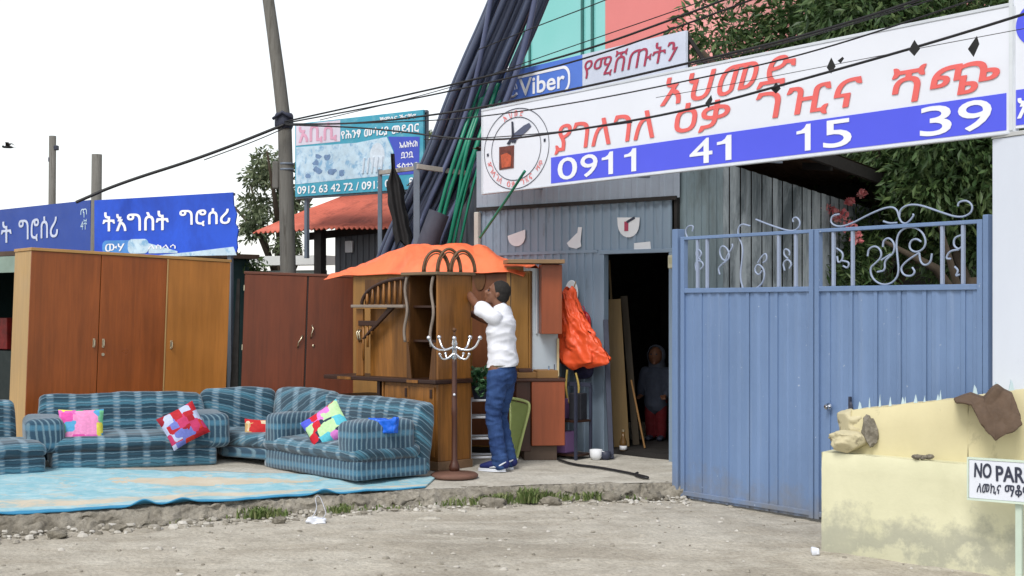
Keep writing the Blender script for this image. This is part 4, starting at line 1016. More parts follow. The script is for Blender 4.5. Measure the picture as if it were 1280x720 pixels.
# upper part
MB().box(HWd - .028, HWd, -.003, HDp, ZC + .001, ZT).build('side_panel', M_h, hut, bevel=.003)
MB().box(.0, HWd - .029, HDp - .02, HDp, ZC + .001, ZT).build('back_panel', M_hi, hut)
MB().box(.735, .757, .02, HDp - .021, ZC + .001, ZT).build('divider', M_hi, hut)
MB().box(.70, HWd + .035, -.05, HDp + .03, ZT + .001, ZT + .03).build('top_board', wood('grey_top_wood', rgb(150, 128, 100, .6), .7, .5, 6, 'x'), hut, bevel=.006)
for z in (ZT - .30, ZC + .34):
    MB().box(.758, HWd - .03, .06, HDp - .021, z, z + .02).build('shelf', M_hd, hut, bevel=.002)
M_lip = paint('worn_edge_lacquer', rgb(156, 142, 130, .65), .4, .2, 10)
def wavy(x, z0, z1, w, sgn, name='wavy_trim'):
    mb = MB(); pts = []; n = 24
    for i in range(n + 1):
        z = lerp(z0, z1, i / n); k = i / n
        pts.append((x + sgn * (.018 * math.sin(k * 3.1 * PI) + .02 * (1 - k)), -.012, z))
    mb.tube(pts, (w * .5), 6); mb.build(name, M_lip, hut, True)
wavy(.745, ZT - .62, ZT - .01, .03, -1); wavy(HWd - .06, ZT - .66, ZT - .01, .03, -1)
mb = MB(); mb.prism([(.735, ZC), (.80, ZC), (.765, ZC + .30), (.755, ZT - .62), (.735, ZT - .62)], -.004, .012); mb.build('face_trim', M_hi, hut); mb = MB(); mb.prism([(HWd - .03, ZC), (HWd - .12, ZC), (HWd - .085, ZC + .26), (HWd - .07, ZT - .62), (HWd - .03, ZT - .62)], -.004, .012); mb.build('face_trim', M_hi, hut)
# left bay: fan of spindles over a shelf, carved bracket below
MB().box(-.02, .73, -.05, .22, ZT - .30, ZT - .272).build('bay_shelf', M_lip, hut, bevel=.006)
mb = MB(); n = 22
arcp = [(.73 - .64 * math.cos(math.radians(a)), ZT - .27 + .245 * math.sin(math.radians(a))) for a in [90 * i / n for i in range(n + 1)]]
mb.tube([(x, -.0, z) for x, z in arcp], .017, 8); mb.build('fan_arch', M_hd, hut, True)
for i in range(7):
    x = .17 + i * .08; a = math.acos(max(-1, min(1, (.73 - x) / .64))); zt2 = ZT - .27 + .245 * math.sin(a)
    MB().tube([(x, 0, ZT - .271), (x, 0, lerp(ZT - .27, zt2, .4)), (x, 0, zt2)], [.011, .016, .009], 8).build('spindle', M_h, hut, True)
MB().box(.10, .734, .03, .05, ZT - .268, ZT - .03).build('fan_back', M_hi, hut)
mb = MB(); mb.prism([(.10, ZC + .36), (.13, ZC + .36), (.56, ZT - .30), (.47, ZT - .30)], -.012, .02); mb.box(.05, .32, -.014, .018, ZT - .475, ZT - .425); mb.build('carved_bracket', M_hd, hut, bevel=.006)
for x in (.11, .17, .23): MB().tube([(x, .004, ZT - .475), (x, .004, ZT - .80 + (x - .11) * 2)], .012, 8).build('spindle', M_h, hut, True)
MB().box(-.0, .10, .005, .03, ZC + .001, ZT - .31).build('stile', M_h, hut, bevel=.004)
MB().box(.101, .734, .10, .12, ZC + .001, ZT - .31).build('bay_panel', M_h, hut)
mb = MB(); mb.tube([(.05, -.0, ZC + .33), (.06, -.025, ZC + .37), (.045, -.025, ZC + .42), (.05, 0, ZC + .45)], .008, 7); mb.tube([(.08, 0, ZC + .33), (.09, -.025, ZC + .37), (.075, -.025, ZC + .42), (.08, 0, ZC + .45)], .008, 7); mb.build('handle', M_brass, hut, True)
# crest of interlaced arches
CD = Vector((.5, .86)).normalized()
def crest(c, r, hgt):
    mb = MB(); c0 = c; c = 0; pts = [(c + r * math.cos(t), 0, ZT + .03 + hgt * math.sin(t)) for t in [PI * i / 20 for i in range(21)]]
    mb.tube(pts, [(.020, .014)] * 21, 8, (0, 1, 0)); mb.tube([(p[0] * 1, -.012, ZT + .03 + (p[2] - ZT - .03) * .86) for p in [(c + (q[0] - c) * .86, 0, q[2]) for q in pts]], .007, 6)
    o = mb.build('crest_arch', wood('worn_crest_wood', rgb(124, 92, 62, .6), .6, .5, 12), hut, True); o.rotation_euler = (0, 0, math.atan2(CD.y, CD.x)); o.location = (.945 + CD.x * c0, .01 + CD.y * c0, 0); return o
crest(.125, .125, .20); crest(.225, .115, .215).location.x += .03; crest(.335, .12, .20).location.x += .06

# ------------------------------------------------------------------ covered cabinet behind, with its tarp
cf = Face(440, 14.75, 662, 14.05)
M_cab = wood('olive_cabinet_wood', rgb(176, 128, 62, .62), .7, .5, 6); M_cabr = wood('brown_cabinet_wood', rgb(142, 88, 56, .55), .7, .45, 6)
cab = on_face(cf, 'plain_cabinet', 'tall brown cabinet under the orange tarp behind the carved hutch', 'cabinet', pz(-.5, 14.2))
LC = cf.len; hc = 1.82
MB().box(0, LC, .02, .62, .06, hc).build('body', M_cab, cab, bevel=.004)
MB().box(.02, LC - .02, .04, .6, 0, .059).build('plinth', M_dark, cab)
for a, b, m in ((442, 516, M_cab), (518, 588, M_cabr), (590, 637, M_cabr), (639, 660, M_cab)):
    d = MB().box(cf.u(a), cf.u(b), 0, .018, .08, hc - .02).build('door', m, cab, bevel=.004)
MB().box(cf.u(636.5), cf.u(639), -.006, .002, .08, hc - .02).build('trim', M_dark, cab)
def mirror_oval():
    mb = MB(); mb.prism([(cf.u(600) + .06 * math.cos(t), 1.74 + .11 * math.sin(t)) for t in [2 * PI * i / 24 for i in range(24)]], -.012, -.001); return mb
mirror_oval().build('dark_oval_inlay', M_hi, cab)
M_tarp = paint('orange_tarp', rgb(250, 124, 78, .88), .5, .08, 2, (1, 1, 1), rgb(236, 100, 60, .86), .5, .75, 3, .15, 14)
tp = thing('orange_tarp', 'bright orange tarp draped over the tall cabinet behind the carved hutch', 'tarp', (cf.A.x, cf.A.y, 2.1), cf.rotz)
xL, xR = cf.u(408), cf.u(657)
def tarpf(u, v):
    x = lerp(xL, xR, u); y = lerp(-.06, .95, v)
    base = cf.z(440, 345) - 2.1 + .03
    ridge = .235 * sstep(0, .42, u) * (1 - sstep(.60, 1.02, u) * .95) + .03
    prof = max(0, math.sin(PI * min(1, v) ** .82)) ** 1.05 if v > 0 else 0
    z = base + .012 + ridge * prof * 1.05 + .02 * u
    q_ = Vector((x, y, 0)); z -= .085 * prof * max(0, .28 - abs(mnoise.noise(q_ * 2.1 + Vector((y * 1.5, x * .8, 6))))) + .035 * max(0, .25 - abs(mnoise.noise(q_ * 4.5 + Vector((2 * x, 0, 3))))) * min(1, prof * 3)
    z += .035 * prof * mnoise.noise(Vector((x * 2.2, y * 3, 2))) + .030 * prof * abs(mnoise.noise(Vector((x * 2.5 + y * 5, y * 2, 17)))) + .018 * (.25 + prof) * mnoise.noise(Vector((x * 6 + y * 4, y * 3, 7))) + .010 * prof * abs(math.sin(x * 7 + y * 9 + 2 * mnoise.noise(Vector((x, y, 0)))))
    if v < .16: z -= (.16 - v) / .16 * (.035 + .012 * mnoise.noise(Vector((x * 3, 0, 5))))
    if u < .1: z -= (.1 - u) / .1 * .04
    if u > .93: z -= (u - .93) / .07 * .05
    return (x, y, z)
o = MB().grid(tarpf, 220, 90).build('tarp_sheet', M_tarp, tp, True); m_ = o.modifiers.new('s', 'SOLIDIFY'); m_.thickness = .006

# ------------------------------------------------------------------ dressing table with mirror
df = Face(604, 13.68, 706, 13.78)
dt = on_face(df, 'dressing_table', 'orange brown dressing table with tall mirror and hanging side cupboard', 'dressing table', pz(.3, 13.8) - .0)
zg = dt.location.z; D = lambda px: df.u(px); DZ = lambda px, py: df.z(px, py) - zg
M_do = wood('orange_veneer', rgb(170, 88, 52, .68), .76, .35, 4, contrast=.6); M_dd = wood('dark_veneer', rgb(92, 50, 34, .5), .7, .4, 6)
zt2 = DZ(690, 473); zb2 = DZ(690, 557)
MB().box(D(646), D(664), .03, .5, .09, zt2 - .03).build('drawer_stack', M_dd, dt, bevel=.004)
d = MB().box(D(664.5), D(706), -.01, .5, zb2, zt2 - .03).build('cupboard', M_do, dt, bevel=.006)
MB().box(D(656), D(697), .04, .45, 0, zb2 - .002).build('plinth', paint('grey_brown_plinth', rgb(112, 92, 78, .5), .7), dt, bevel=.004)
MB().box(D(641), D(707), -.02, .52, zt2 - .029, zt2).build('table_top', M_dd, dt, bevel=.006)
MB().box(D(640), D(662), .40, .43, zt2 + .001, DZ(650, 332)).build('back_panel', wood('tan_panel', rgb(182, 138, 78, .62), .8, .5, 4), dt)
M_mir = paint('sky_painted_mirror', rgb(196, 210, 222, .8), .12, .06, 1.5, (1, 1, 1), rgb(214, 224, 230, .85), .5, .8, 2, spec=.8)  # pale blue-white paint stands for the white sky the glass would reflect
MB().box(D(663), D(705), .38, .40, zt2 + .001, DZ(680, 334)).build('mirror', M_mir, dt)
mb = MB(); mb.box(D(661), D(663) - .001, .37, .44, zt2 + .001, DZ(650, 332)); mb.box(D(676.5), D(678.5), .36, .379, DZ(680, 418), DZ(680, 334)); mb.build('mirror_frame', paint('white_frame_edge', rgb(216, 222, 230, .85), .4), dt)
c_ = MB().box(D(680), D(706), .16, .36, DZ(690, 418), DZ(690, 330)).build('hanging_cupboard', M_do, dt, bevel=.005)
MB().box(D(636), D(707), .04, .46, DZ(690, 329), DZ(690, 324)).build('cornice', wood('pale_cornice', rgb(176, 142, 104, .6), .75, .5, 5, 'x'), dt, bevel=.004)
mb = MB(); mb.box(D(703), D(706), .34, .36, zt2 + .001, DZ(700, 424)); mb.build('mirror_stile', paint('cream_edge', rgb(224, 206, 160, .8), .5), dt, bevel=.003)
mb = MB(); mb.lathe([(.018, 0), (.019, .06), (.008, .075), (.007, .11), (.009, .112)], (D(690), .2, zt2), 12); b_ = mb.build('small_bottle', paint('clear_blue_plastic', rgb(150, 176, 206, .7), .15), None, True)
def place(o, root, label, cat, group=None):
    o.location = root.location; o.rotation_euler = root.rotation_euler; return tag(o, label, cat, group)
def relocate(o):        # shift the origin of a one-mesh thing to the middle of its base
    vs = [v.co.copy() for v in o.data.vertices]; c = Vector(((min(v.x for v in vs) + max(v.x for v in vs)) / 2, (min(v.y for v in vs) + max(v.y for v in vs)) / 2, min(v.z for v in vs)))
    for v in o.data.vertices: v.co -= c
    o.location = Vector(o.location) + o.rotation_euler.to_matrix() @ c
relocate(place(b_, dt, 'small clear bottle standing on the dressing table before the mirror', 'bottle'))
b2_ = MB().lathe([(.012, 0), (.013, .05), (.005, .06), (.005, .13)], (D(696), .15, zt2), 10).build('small_bottle', M_ink, None, True)
relocate(place(b2_, dt, 'thin dark blue bottle at the right end of the dressing table top', 'bottle'))
M_card = paint('brown_cardboard', rgb(166, 124, 74, .6), .8, .15, 4)
for (a, b, y0, y1, z0, z1, lab) in ((648, 675, .06, .34, 0, .055, 'flat brown box lying left on the dressing table top'), (672, 699, .02, .32, 0.0, .075, 'larger tan box lying right on the dressing table top'), (650, 668, .08, .3, .057, .09, 'thin dark flat box stacked on the left brown box')):
    o = MB().box(D(a), D(b) - .006, y0, y1, zt2 + z0 + .001, zt2 + z1).build('flat_box', M_card if z0 == 0 else M_dd, None, bevel=.004); relocate(place(o, dt, lab, 'box', 'boxes on the dressing table'))

# ------------------------------------------------------------------ coat rack
q = W(568, 0, 12.65); cr = thing('coat_rack', 'brown wooden coat rack with curved chrome hooks on a round base', 'coat rack', (q.x, 12.65, pz(q.x, 12.65)))
M_cr = wood('reddish_pole_wood', rgb(104, 62, 46, .55), .7, .42, 6)
MB().lathe([(.20, 0), (.212, .012), (.212, .03), (.19, .045), (.06, .05), (.045, .06)], n=32).build('base', wood('dusty_base_wood', rgb(138, 100, 84, .6), .75, .6, 6, 'x'), cr, True, bevel=.003)
MB().lathe([(.045, .058), (.048, .10), (.036, .13), (.026, .16), (.024, .55), (.027, .56), (.027, .62), (.024, .63), (.022, 1.02), (.018, 1.06)], n=16).build('pole', M_cr, cr, True)
MB().ball((0, -.026, .74), .011).build('pole_screw', M_white, cr, True)
hub = MB().lathe([(.012, 1.04), (.022, 1.06), (.022, 1.17), (.028, 1.19), (.016, 1.23), (.012, 1.26)], n=14).build('hook_hub', M_chrome, cr, True)
for i in range(5):
    a = math.radians(200 + 72 * i); dx, dy = math.cos(a), math.sin(a)
    pts = smoothp([(0.015, 1.16), (.10, 1.13), (.19, 1.15), (.235, 1.235)], 3); mb = MB(); mb.tube([(dx * r, dy * r, z) for r, z in pts], .010, 8); mb.ball((dx * .237, dy * .237, 1.245), .020)
    pts = smoothp([(0.015, 1.10), (.06, 1.06), (.11, 1.05), (.135, 1.09)], 3); mb.tube([(dx * r, dy * r, z) for r, z in pts], .0085, 8); mb.ball((dx * .136, dy * .136, 1.10), .014)
    mb.build('hook', M_chrome, cr, True)
mb = MB(); mb.tube([(0, 0, 1.25), (-.0, .0, 1.30)], .008, 8); mb.ball((0, 0, 1.315), .020); mb.build('finial', M_hi, cr, True)

# ------------------------------------------------------------------ sofas
def sofa_fabric():
    t = NT('blue_plaid_velour'); v = t.co(); x, y, z = t.sep(v)
    wob = t.noise(v, 6, 3); wv = t.math('MULTIPLY', wob, .045)
    h = t.math('ADD', t.math('ADD', z, t.math('MULTIPLY', y, .8)), wv)
    band = t.math('SINE', t.math('MULTIPLY', t.math('ADD', x, t.math('MULTIPLY', wob, .02)), 2 * PI / .20))
    band = t.ramp(band, [(.25, (0, 0, 0)), (1.0, (1, 1, 1))], 'EASE')
    ln = t.ramp(t.math('SINE', t.math('MULTIPLY', h, 2 * PI / .034)), [(.25, (0, 0, 0)), (.8, (1, 1, 1))])
    wide = t.ramp(t.math('SINE', t.math('MULTIPLY', h, 2 * PI / .21)), [(.3, (0, 0, 0)), (.8, (1, 1, 1))])
    base = t.mix(t.mix(t.ramp(t.noise(v, 2.2, 4, .6), [(.35, (0,) * 3), (.65, (1,) * 3)]), wide, (.75, .75, .75, 1), 'MULTIPLY'), rgb(44, 78, 96, .8), rgb(76, 130, 152, .82))
    base = t.mix(t.math('MULTIPLY', ln, .5), base, rgb(30, 46, 64, .7)); base = t.mix(t.math('MULTIPLY', t.ramp(t.math('SINE', t.math('MULTIPLY', h, 2 * PI / .068)), [(.8, (0,) * 3), (1, (1,) * 3)]), .5), base, rgb(140, 172, 188, .8))
    lit = t.mix(ln, rgb(112, 152, 178, .8), rgb(190, 208, 214, .85))
    bn = t.ramp(t.noise(t.co((1, 1.5, 2.2)), 9, 4, .65), [(.3, (.25,) * 3), (.7, (1,) * 3)]); col = t.mix(t.math('MULTIPLY', t.math('MULTIPLY', band, bn), .75), base, lit)
    fz = t.noise(t.co(), 90, 3); col = t.mix(.35, col, t.ramp(fz, [(.3, (.6,) * 3), (.7, (1.3,) * 3)]), 'MULTIPLY')
    t.bump(fz, .35, .004)
    t.b.inputs['Sheen Weight'].default_value = .35
    return t.out(col, .85, 0, .2)
M_sofa = sofa_fabric()
def sofa_arm():
    t = NT('blue_striped_velour'); v = t.co(); x, y, z = t.sep(v)
    wob = t.noise(v, 6, 3)
    s1 = t.ramp(t.math('SINE', t.math('MULTIPLY', t.math('ADD', t.math('ADD', x, t.math('MULTIPLY', y, 1.0)), t.math('MULTIPLY', wob, .03)), 2 * PI / .052)), [(.25, (0, 0, 0)), (.85, (1, 1, 1))])
    s2 = t.ramp(t.math('SINE', t.math('MULTIPLY', z, 2 * PI / .16)), [(.3, (0, 0, 0)), (.9, (1, 1, 1))])
    base = t.mix(s2, rgb(48, 80, 102, .78), rgb(74, 124, 150, .82))
    col = t.mix(t.math('MULTIPLY', s1, .75), base, rgb(128, 158, 172, .75))
    fz = t.noise(t.co(), 90, 3); col = t.mix(.35, col, t.ramp(fz, [(.3, (.6,) * 3), (.7, (1.3,) * 3)]), 'MULTIPLY')
    t.bump(fz, .35, .004); t.b.inputs['Sheen Weight'].default_value = .35
    return t.out(col, .85, 0, .2)
M_arm = sofa_arm()
def sofa(name, label, origin, rotz, w, dep, arms, seatx, backx, bh=.61, ah=.44, group='blue plaid sofa set', armw=.30):
    t = thing(name, label, 'sofa', (origin[0], origin[1], pz(origin[0], origin[1] + .3) + .012), rotz, group)
    MB().cushion(seatx[0], seatx[1], .015, dep - .05, -.03, .14, .03, .006, 12, .008).build('base', M_arm if label.startswith('blue plaid sofa turned') else M_sofa, t, True)
    MB().cushion(seatx[0] - .01, seatx[1] + .01, .0, dep - .14, .132, .262, .06, .022, 16, .016, seed=2).build('seat_cushion', M_sofa, t, True)
    sh_ = Matrix.Rotation(math.radians(-6), 4, 'X')
    M = Matrix.Translation((0, dep - .20, .2)) @ sh_
    MB().cushion(backx[0], backx[1], 0, .2, -.19, bh - .2, .045, .022, 18, .020, M, seed=3).build('backrest', M_sofa, t, True)
    for i, (x0, x1) in enumerate(arms):
        MB().cushion(x0, x1, .005, dep - .20, .13, ah, .06, .012, 14, .014, seed=5 + i).build('arm', M_arm, t, True)
    return t
# middle sofa
A = W(62, 0, 12.62); B = W(272, 0, 13.15); e = Vector((B.x - A.x, B.y - A.y)); wm = e.length
sofa('sofa', 'wide blue plaid sofa in front of the three door wardrobe', (A.x, 12.62), math.atan2(e.y, e.x), wm, .86,
     ((-.20, .13), (wm - .18, wm + .12)), (.02, wm), (-.05, wm - .02))
mroot = (A.x, 12.62, math.atan2(e.y, e.x), wm)
# left sofa, cut by the edge of the photo
A = W(-130, 0, 11.75); B = W(58, 0, 12.42); e = Vector((B.x - A.x, B.y - A.y)); wl = e.length
sofa('sofa', 'armless blue plaid sofa cut off by the left edge of the photo', (A.x, 11.75), math.atan2(e.y, e.x), wl, .80, (), (0, wl), (0, wl - .10), .60)
# right sofa
NX, NY = Vector((.665, -.75)).normalized(), Vector((.75, .665)).normalized()
nf = Vector((W(445, 0, 12.02).x, 12.02)); LW = 1.50; O = nf - NX * LW
rs = sofa('sofa', 'blue plaid sofa turned left at the right end of the rug', (O.x, O.y), math.atan2(NX.y, NX.x), LW, .84,
     ((.02, .26), (LW - .30, LW - .0)), (.0, LW), (-.0, LW - .01), .62, .47)
# corner piece
ct = thing('corner_sofa', 'blue plaid corner section joining the wide sofa and the right sofa', 'sofa', (-2.36, 14.25, pz(-2.36, 14.0) + .012), 0, 'blue plaid sofa set')
P2 = [(-2.38, 14.22), (-2.98, 13.95), (-2.74, 13.42), (-2.26, 13.10), (-1.80, 13.50)]
loc = lambda p: (p[0] + 2.36, p[1] - 14.25)
MB().slab([loc(p) for p in reversed(P2)], .02, .12).build('base', M_arm, ct, bevel=.03, segs=3)
MB().slab([loc(p) for p in reversed(P2)], .124, .25).build('seat_cushion', M_sofa, ct, True, bevel=.05, segs=5)
def backc(p0, p1, bh, seed):
    a, b = Vector(loc(p0)), Vector(loc(p1)); e = (b - a); L = e.length; e.normalize()
    M = Matrix.Translation((a.x, a.y, .18)) @ Matrix.Rotation(math.atan2(e.y, e.x), 4, 'Z') @ Matrix.Rotation(math.radians(-6), 4, 'X')
    MB().cushion(-.02, L + .02, 0, .19, 0, bh - .18, .07, .02, 14, .012, M, seed).build('backrest', M_sofa, ct, True)
backc((-3.0, 13.92), (-2.36, 14.20), .625, 4); backc((-2.42, 14.22), (-1.80, 13.52), .635, 6)

# ------------------------------------------------------------------ cushions
def patch(name, cols, n=(5, 5), seed=1, rot=0):
    t = NT(name); tc = t.n('ShaderNodeTexCoord'); mp = t.n('ShaderNodeMapping'); mp.inputs['Rotation'].default_value = (0, 0, rot); mp.inputs['Location'].default_value = (seed * 1.37, seed * .71, seed * .53)
    t.l(tc.outputs['Object'], mp.inputs[0])
    vo = t.n('ShaderNodeTexVoronoi', distance='CHEBYCHEV'); vo.inputs['Scale'].default_value = n[0]; vo.inputs['Randomness'].default_value = .55
    t.l(mp.outputs[0], vo.inputs['Vector'])
    s = t.n('ShaderNodeSeparateColor'); t.l(vo.outputs['Color'], s.inputs[0])
    k = len(cols); col = t.ramp(s.outputs[0], [(i / k, c) for i, c in enumerate(cols)], 'CONSTANT')
    dt_ = t.noise(tc.outputs['Object'], 38, 2); col = t.mix(.5, col, t.ramp(dt_, [(.35, (.78,) * 3), (.65, (1.12,) * 3)]), 'MULTIPLY')
    t.bump(t.noise(tc.outputs['Object'], 60, 3), .2, .003)
    return t.out(col, .7, 0, .3)
def pillow(name, label, px, py, d, w, h, th, roll, yaw, pitch, mat, pipe=None, group='bright cushions on the sofas'):
    c = W(px, py, d); t = MB(); n = 18; fr = []
    for sg in (-1, 1):
        def fn(u, v, sg=sg):
            a, b = 2 * u - 1, 2 * v - 1; pin = 1 - .07 * (a * a) * (1 - b * b) * 0 ; k = (max(0, (1 - a * a)) * max(0, (1 - b * b))) ** .42
            x = a * w / 2 * (1 - .06 * (1 - b * b) * (abs(a) > .0) * abs(a)); z = b * h / 2 * (1 - .06 * (1 - a * a) * abs(b))
            wr = .010 * mnoise.noise(Vector((a * 2.2, b * 2.2, px + sg)))
            return (x, z, sg * (th / 2 * k + wr * k))
        t.grid(fn, n, n, sg < 0)
    o = t.build(name, mat, None, True); o.location = c
    o.rotation_euler = (Matrix.Rotation(yaw, 3, 'Z') @ Matrix.Rotation(math.radians(90) - pitch, 3, 'X') @ Matrix.Rotation(roll, 3, 'Z')).to_euler()
    tag(o, label, 'cushion', group)
    return o
R = rgb
pillow('cushion', 'square pink yellow and orange patchwork cushion at the left sofa arm', 102, 537, 12.86, .40, .38, .11, math.radians(-1), math.radians(24), math.radians(18),
       patch('pink_patchwork', [R(226, 84, 170, .85), R(240, 150, 200, .85), R(236, 226, 90, .85), R(238, 104, 40, .85), R(228, 110, 190, .85), R(90, 170, 216, .85), R(120, 200, 150, .85)], (10, 10), 2))
pillow('cushion', 'red tipped patchwork cushion resting at the right arm of the wide sofa', 229, 532, 13.02, .37, .34, .13, math.radians(28), math.radians(15), math.radians(20),
       patch('red_blue_patchwork', [R(180, 26, 40, .75), R(214, 60, 44, .8), R(190, 200, 230, .82), R(190, 34, 46, .78), R(116, 126, 206, .78), R(206, 60, 110, .78), R(166, 28, 46, .72)], (11, 11), 5))
pillow('cushion', 'small red and cream cushion lying in the sofa corner', 325, 540, 13.46, .30, .25, .10, math.radians(-3), math.radians(10), math.radians(20),
       patch('red_cream_patchwork', [R(206, 40, 44, .8), R(232, 214, 180, .8), R(214, 60, 60, .8), R(220, 180, 120, .8)], (10, 10), 8))
pillow('cushion', 'large many coloured patchwork cushion tilted against the right sofa backrest', 408, 533, 12.60, .39, .36, .12, math.radians(38), math.radians(-18), math.radians(24),
       patch('rainbow_patchwork', [R(210, 30, 50, .8), R(206, 226, 236, .85), R(40, 60, 90, .6), R(90, 190, 210, .85), R(220, 130, 210, .85), R(190, 226, 170, .85), R(84, 96, 220, .8)], (11, 11), 11))
# blue plastic bag on the sofa
bg_ = thing('blue_plastic_bag', 'small crumpled bright blue plastic bag on the right sofa', 'plastic bag', W(479, 541, 12.24), math.radians(-20))
mb = MB(); mb.cushion(-.14, .14, -.05, .03, 0, .135, .02, .0, 26, .022, seed=9)
mb.v = [tuple(Vector(p) + .012 * mnoise.noise_vector(Vector(p) * 24)) for p in mb.v]; mb.build('bag', paint('blue_plastic', rgb(34, 106, 226, .85), .25, .12, 6), bg_, True)

# ------------------------------------------------------------------ rug
def rugmat():
    t = NT('turquoise_rug'); v = t.co(); a = t.noise(v, 1.4, 5, .6, .8); b = t.noise(v, 5.5, 6, .7, .6); fz = t.noise(v, 120, 2)
    x, y, z = t.sep(t.co(kind='UV'))
    col = t.mix(t.ramp(b, [(.4, (0, 0, 0)), (.7, (1, 1, 1))]), rgb(146, 196, 210, .8), rgb(188, 216, 222, .84))
    # a wavering beige border band and a beige medallion: woven pattern
    yy = t.math('ADD', y, t.math('MULTIPLY', t.math('SUBTRACT', a, .5), .32))
    band = t.ramp(yy, [(.10, (0, 0, 0)), (.13, (1, 1, 1)), (.22, (1, 1, 1)), (.27, (0, 0, 0))])
    med = t.math('ADD', t.math('POWER', t.math('DIVIDE', t.math('SUBTRACT', x, .52), .22), 2.0), t.math('POWER', t.math('DIVIDE', t.math('SUBTRACT', y, .66), .13), 2.0))
    med = t.ramp(t.math('ADD', med, t.math('MULTIPLY', t.math('SUBTRACT', b, .5), 4.5)), [(.85, (1, 1, 1)), (1.3, (0, 0, 0))])
    fl = t.noise(t.co((1, 1.6, 1)), 3.3, 7, .72, 1.2); fl = t.ramp(fl, [(.56, (0, 0, 0)), (.62, (.8,) * 3), (.66, (.1,) * 3), (.72, (.6,) * 3)])
    beige = t.mix(b, rgb(196, 182, 156, .8), rgb(222, 216, 202, .85))
    col = t.mix(fl, col, beige); col = t.mix(t.math('MULTIPLY', band, t.ramp(b, [(.38, (.35,) * 3), (.5, (1,) * 3)])), col, beige); col = t.mix(med, col, beige)
    edge = t.ramp(y, [(.0, (1, 1, 1)), (.035, (1, 1, 1)), (.045, (0, 0, 0))])
    col = t.mix(edge, col, rgb(74, 150, 192, .8))
    t.bump(fz, .4, .006); return t.out(col, .95, 0, .1)
rg = [Vector(W(p, 0, d).xy) for p, d in ((-110, 10.18), (531, 12.03), (545, 12.6), (-20, 12.75))]
rq = Vector((-1.9, 12.0))
mb = MB(); uv = []
def rugf(u, v):
    p = rg[0].lerp(rg[1], u).lerp(rg[3].lerp(rg[2], u), v)
    z = pz(p.x, p.y) + .018 + .010 * mnoise.noise(Vector((p.x * 2.5, p.y * 3, 0))) + .006 * mnoise.noise(Vector((p.x * 7, p.y * 7, 4)))
    if v < .05:
        for c, w, hh in ((.41, .022, .05), (.485, .024, .045), (.775, .022, .04), (.12, .03, .03)):
            z += hh * math.exp(-((u - c) / w) ** 2) * (1 - v / .05)
    uv.append((u, v)); return (p.x, p.y, z)
mb.grid(rugf, 260, 60)
o = mb.build('rug', rugmat(), None, True)
ul = o.data.uv_layers.new(name='UVMap')
for lp in o.data.loops: ul.data[lp.index].uv = uv[lp.vertex_index]
m_ = o.modifiers.new('s', 'SOLIDIFY'); m_.thickness = .012
tag(o, 'large turquoise rug with beige floral pattern spread before the sofas', 'rug')
# ------------------------------------------------------------------ the man in the white shirt
M_skin = paint('brown_skin', rgb(128, 86, 64, .78), .5, .12, 8)
M_tee = paint('white_tee_shirt', rgb(236, 238, 246, .86), .85, .03, 3)
def denim():
    t = NT('blue_denim'); v = t.co(); a = t.noise(v, 5, 5, .65); b = t.noise(t.co((1, 1, .2)), 90, 3)
    col = t.ramp(a, [(.3, rgb(34, 56, 104, .7)), (.7, rgb(72, 104, 160, .75))]); col = t.mix(.4, col, t.ramp(b, [(.3, (.7,) * 3), (.7, (1.25,) * 3)]), 'MULTIPLY')
    t.bump(b, .2, .003); return t.out(col, .85, 0, .2)
M_den = denim()
M_hair = paint('black_hair', (.012, .010, .009, 1), .8, .4, 60, bump=.8, bscale=140)
man = thing('person', 'man in white tee shirt, blue jeans and navy sneakers reaching up behind the hutch', 'person', (-.10, 13.12, pz(-.1, 13.12)), 0)
fw = Vector((-.90, .43, 0)).normalized(); sd = Vector((-fw.y, fw.x, 0)) * 1.0      # forward, left side (toward the street is -sd)
sd = Vector((0, 0, 1)).cross(fw)
def L(f, s, z): return fw * f + sd * s + Vector((0, 0, z))       # forward, to his left, up
# his left side faces the street
SHL, SHR = L(.02, .17, 1.425), L(.05, -.17, 1.44)
elbL, wrL = L(.24, .05, 1.535), L(.43, -.10, 1.68)
elbR, wrR = L(.24, -.24, 1.37), L(.46, -.24, 1.45)
hipL, hipR = L(.0, .085, .93), L(.0, -.085, .93)
kneL, ankL = L(.035, .095, .50), L(-.035, .10, .085)
kneR, ankR = L(.06, -.095, .50), L(-.02, -.10, .085)
HD = L(.045, .0, 1.625)
b = MB()
ref = sd
b.limb([L(-.015, 0, .88), L(-.02, 0, 1.0), L(-.005, 0, 1.12), L(.005, 0, 1.26), L(-.005, 0, 1.38), L(-.01, 0, 1.44)], [(.135, .10), (.125, .088), (.115, .085), (.135, .10), (.15, .10), (.10, .08)], 20, ref)
b.limb([L(-.015, 0, 1.42), L(.02, 0, 1.50), L(.04, 0, 1.57)], [.062, .054, .056])
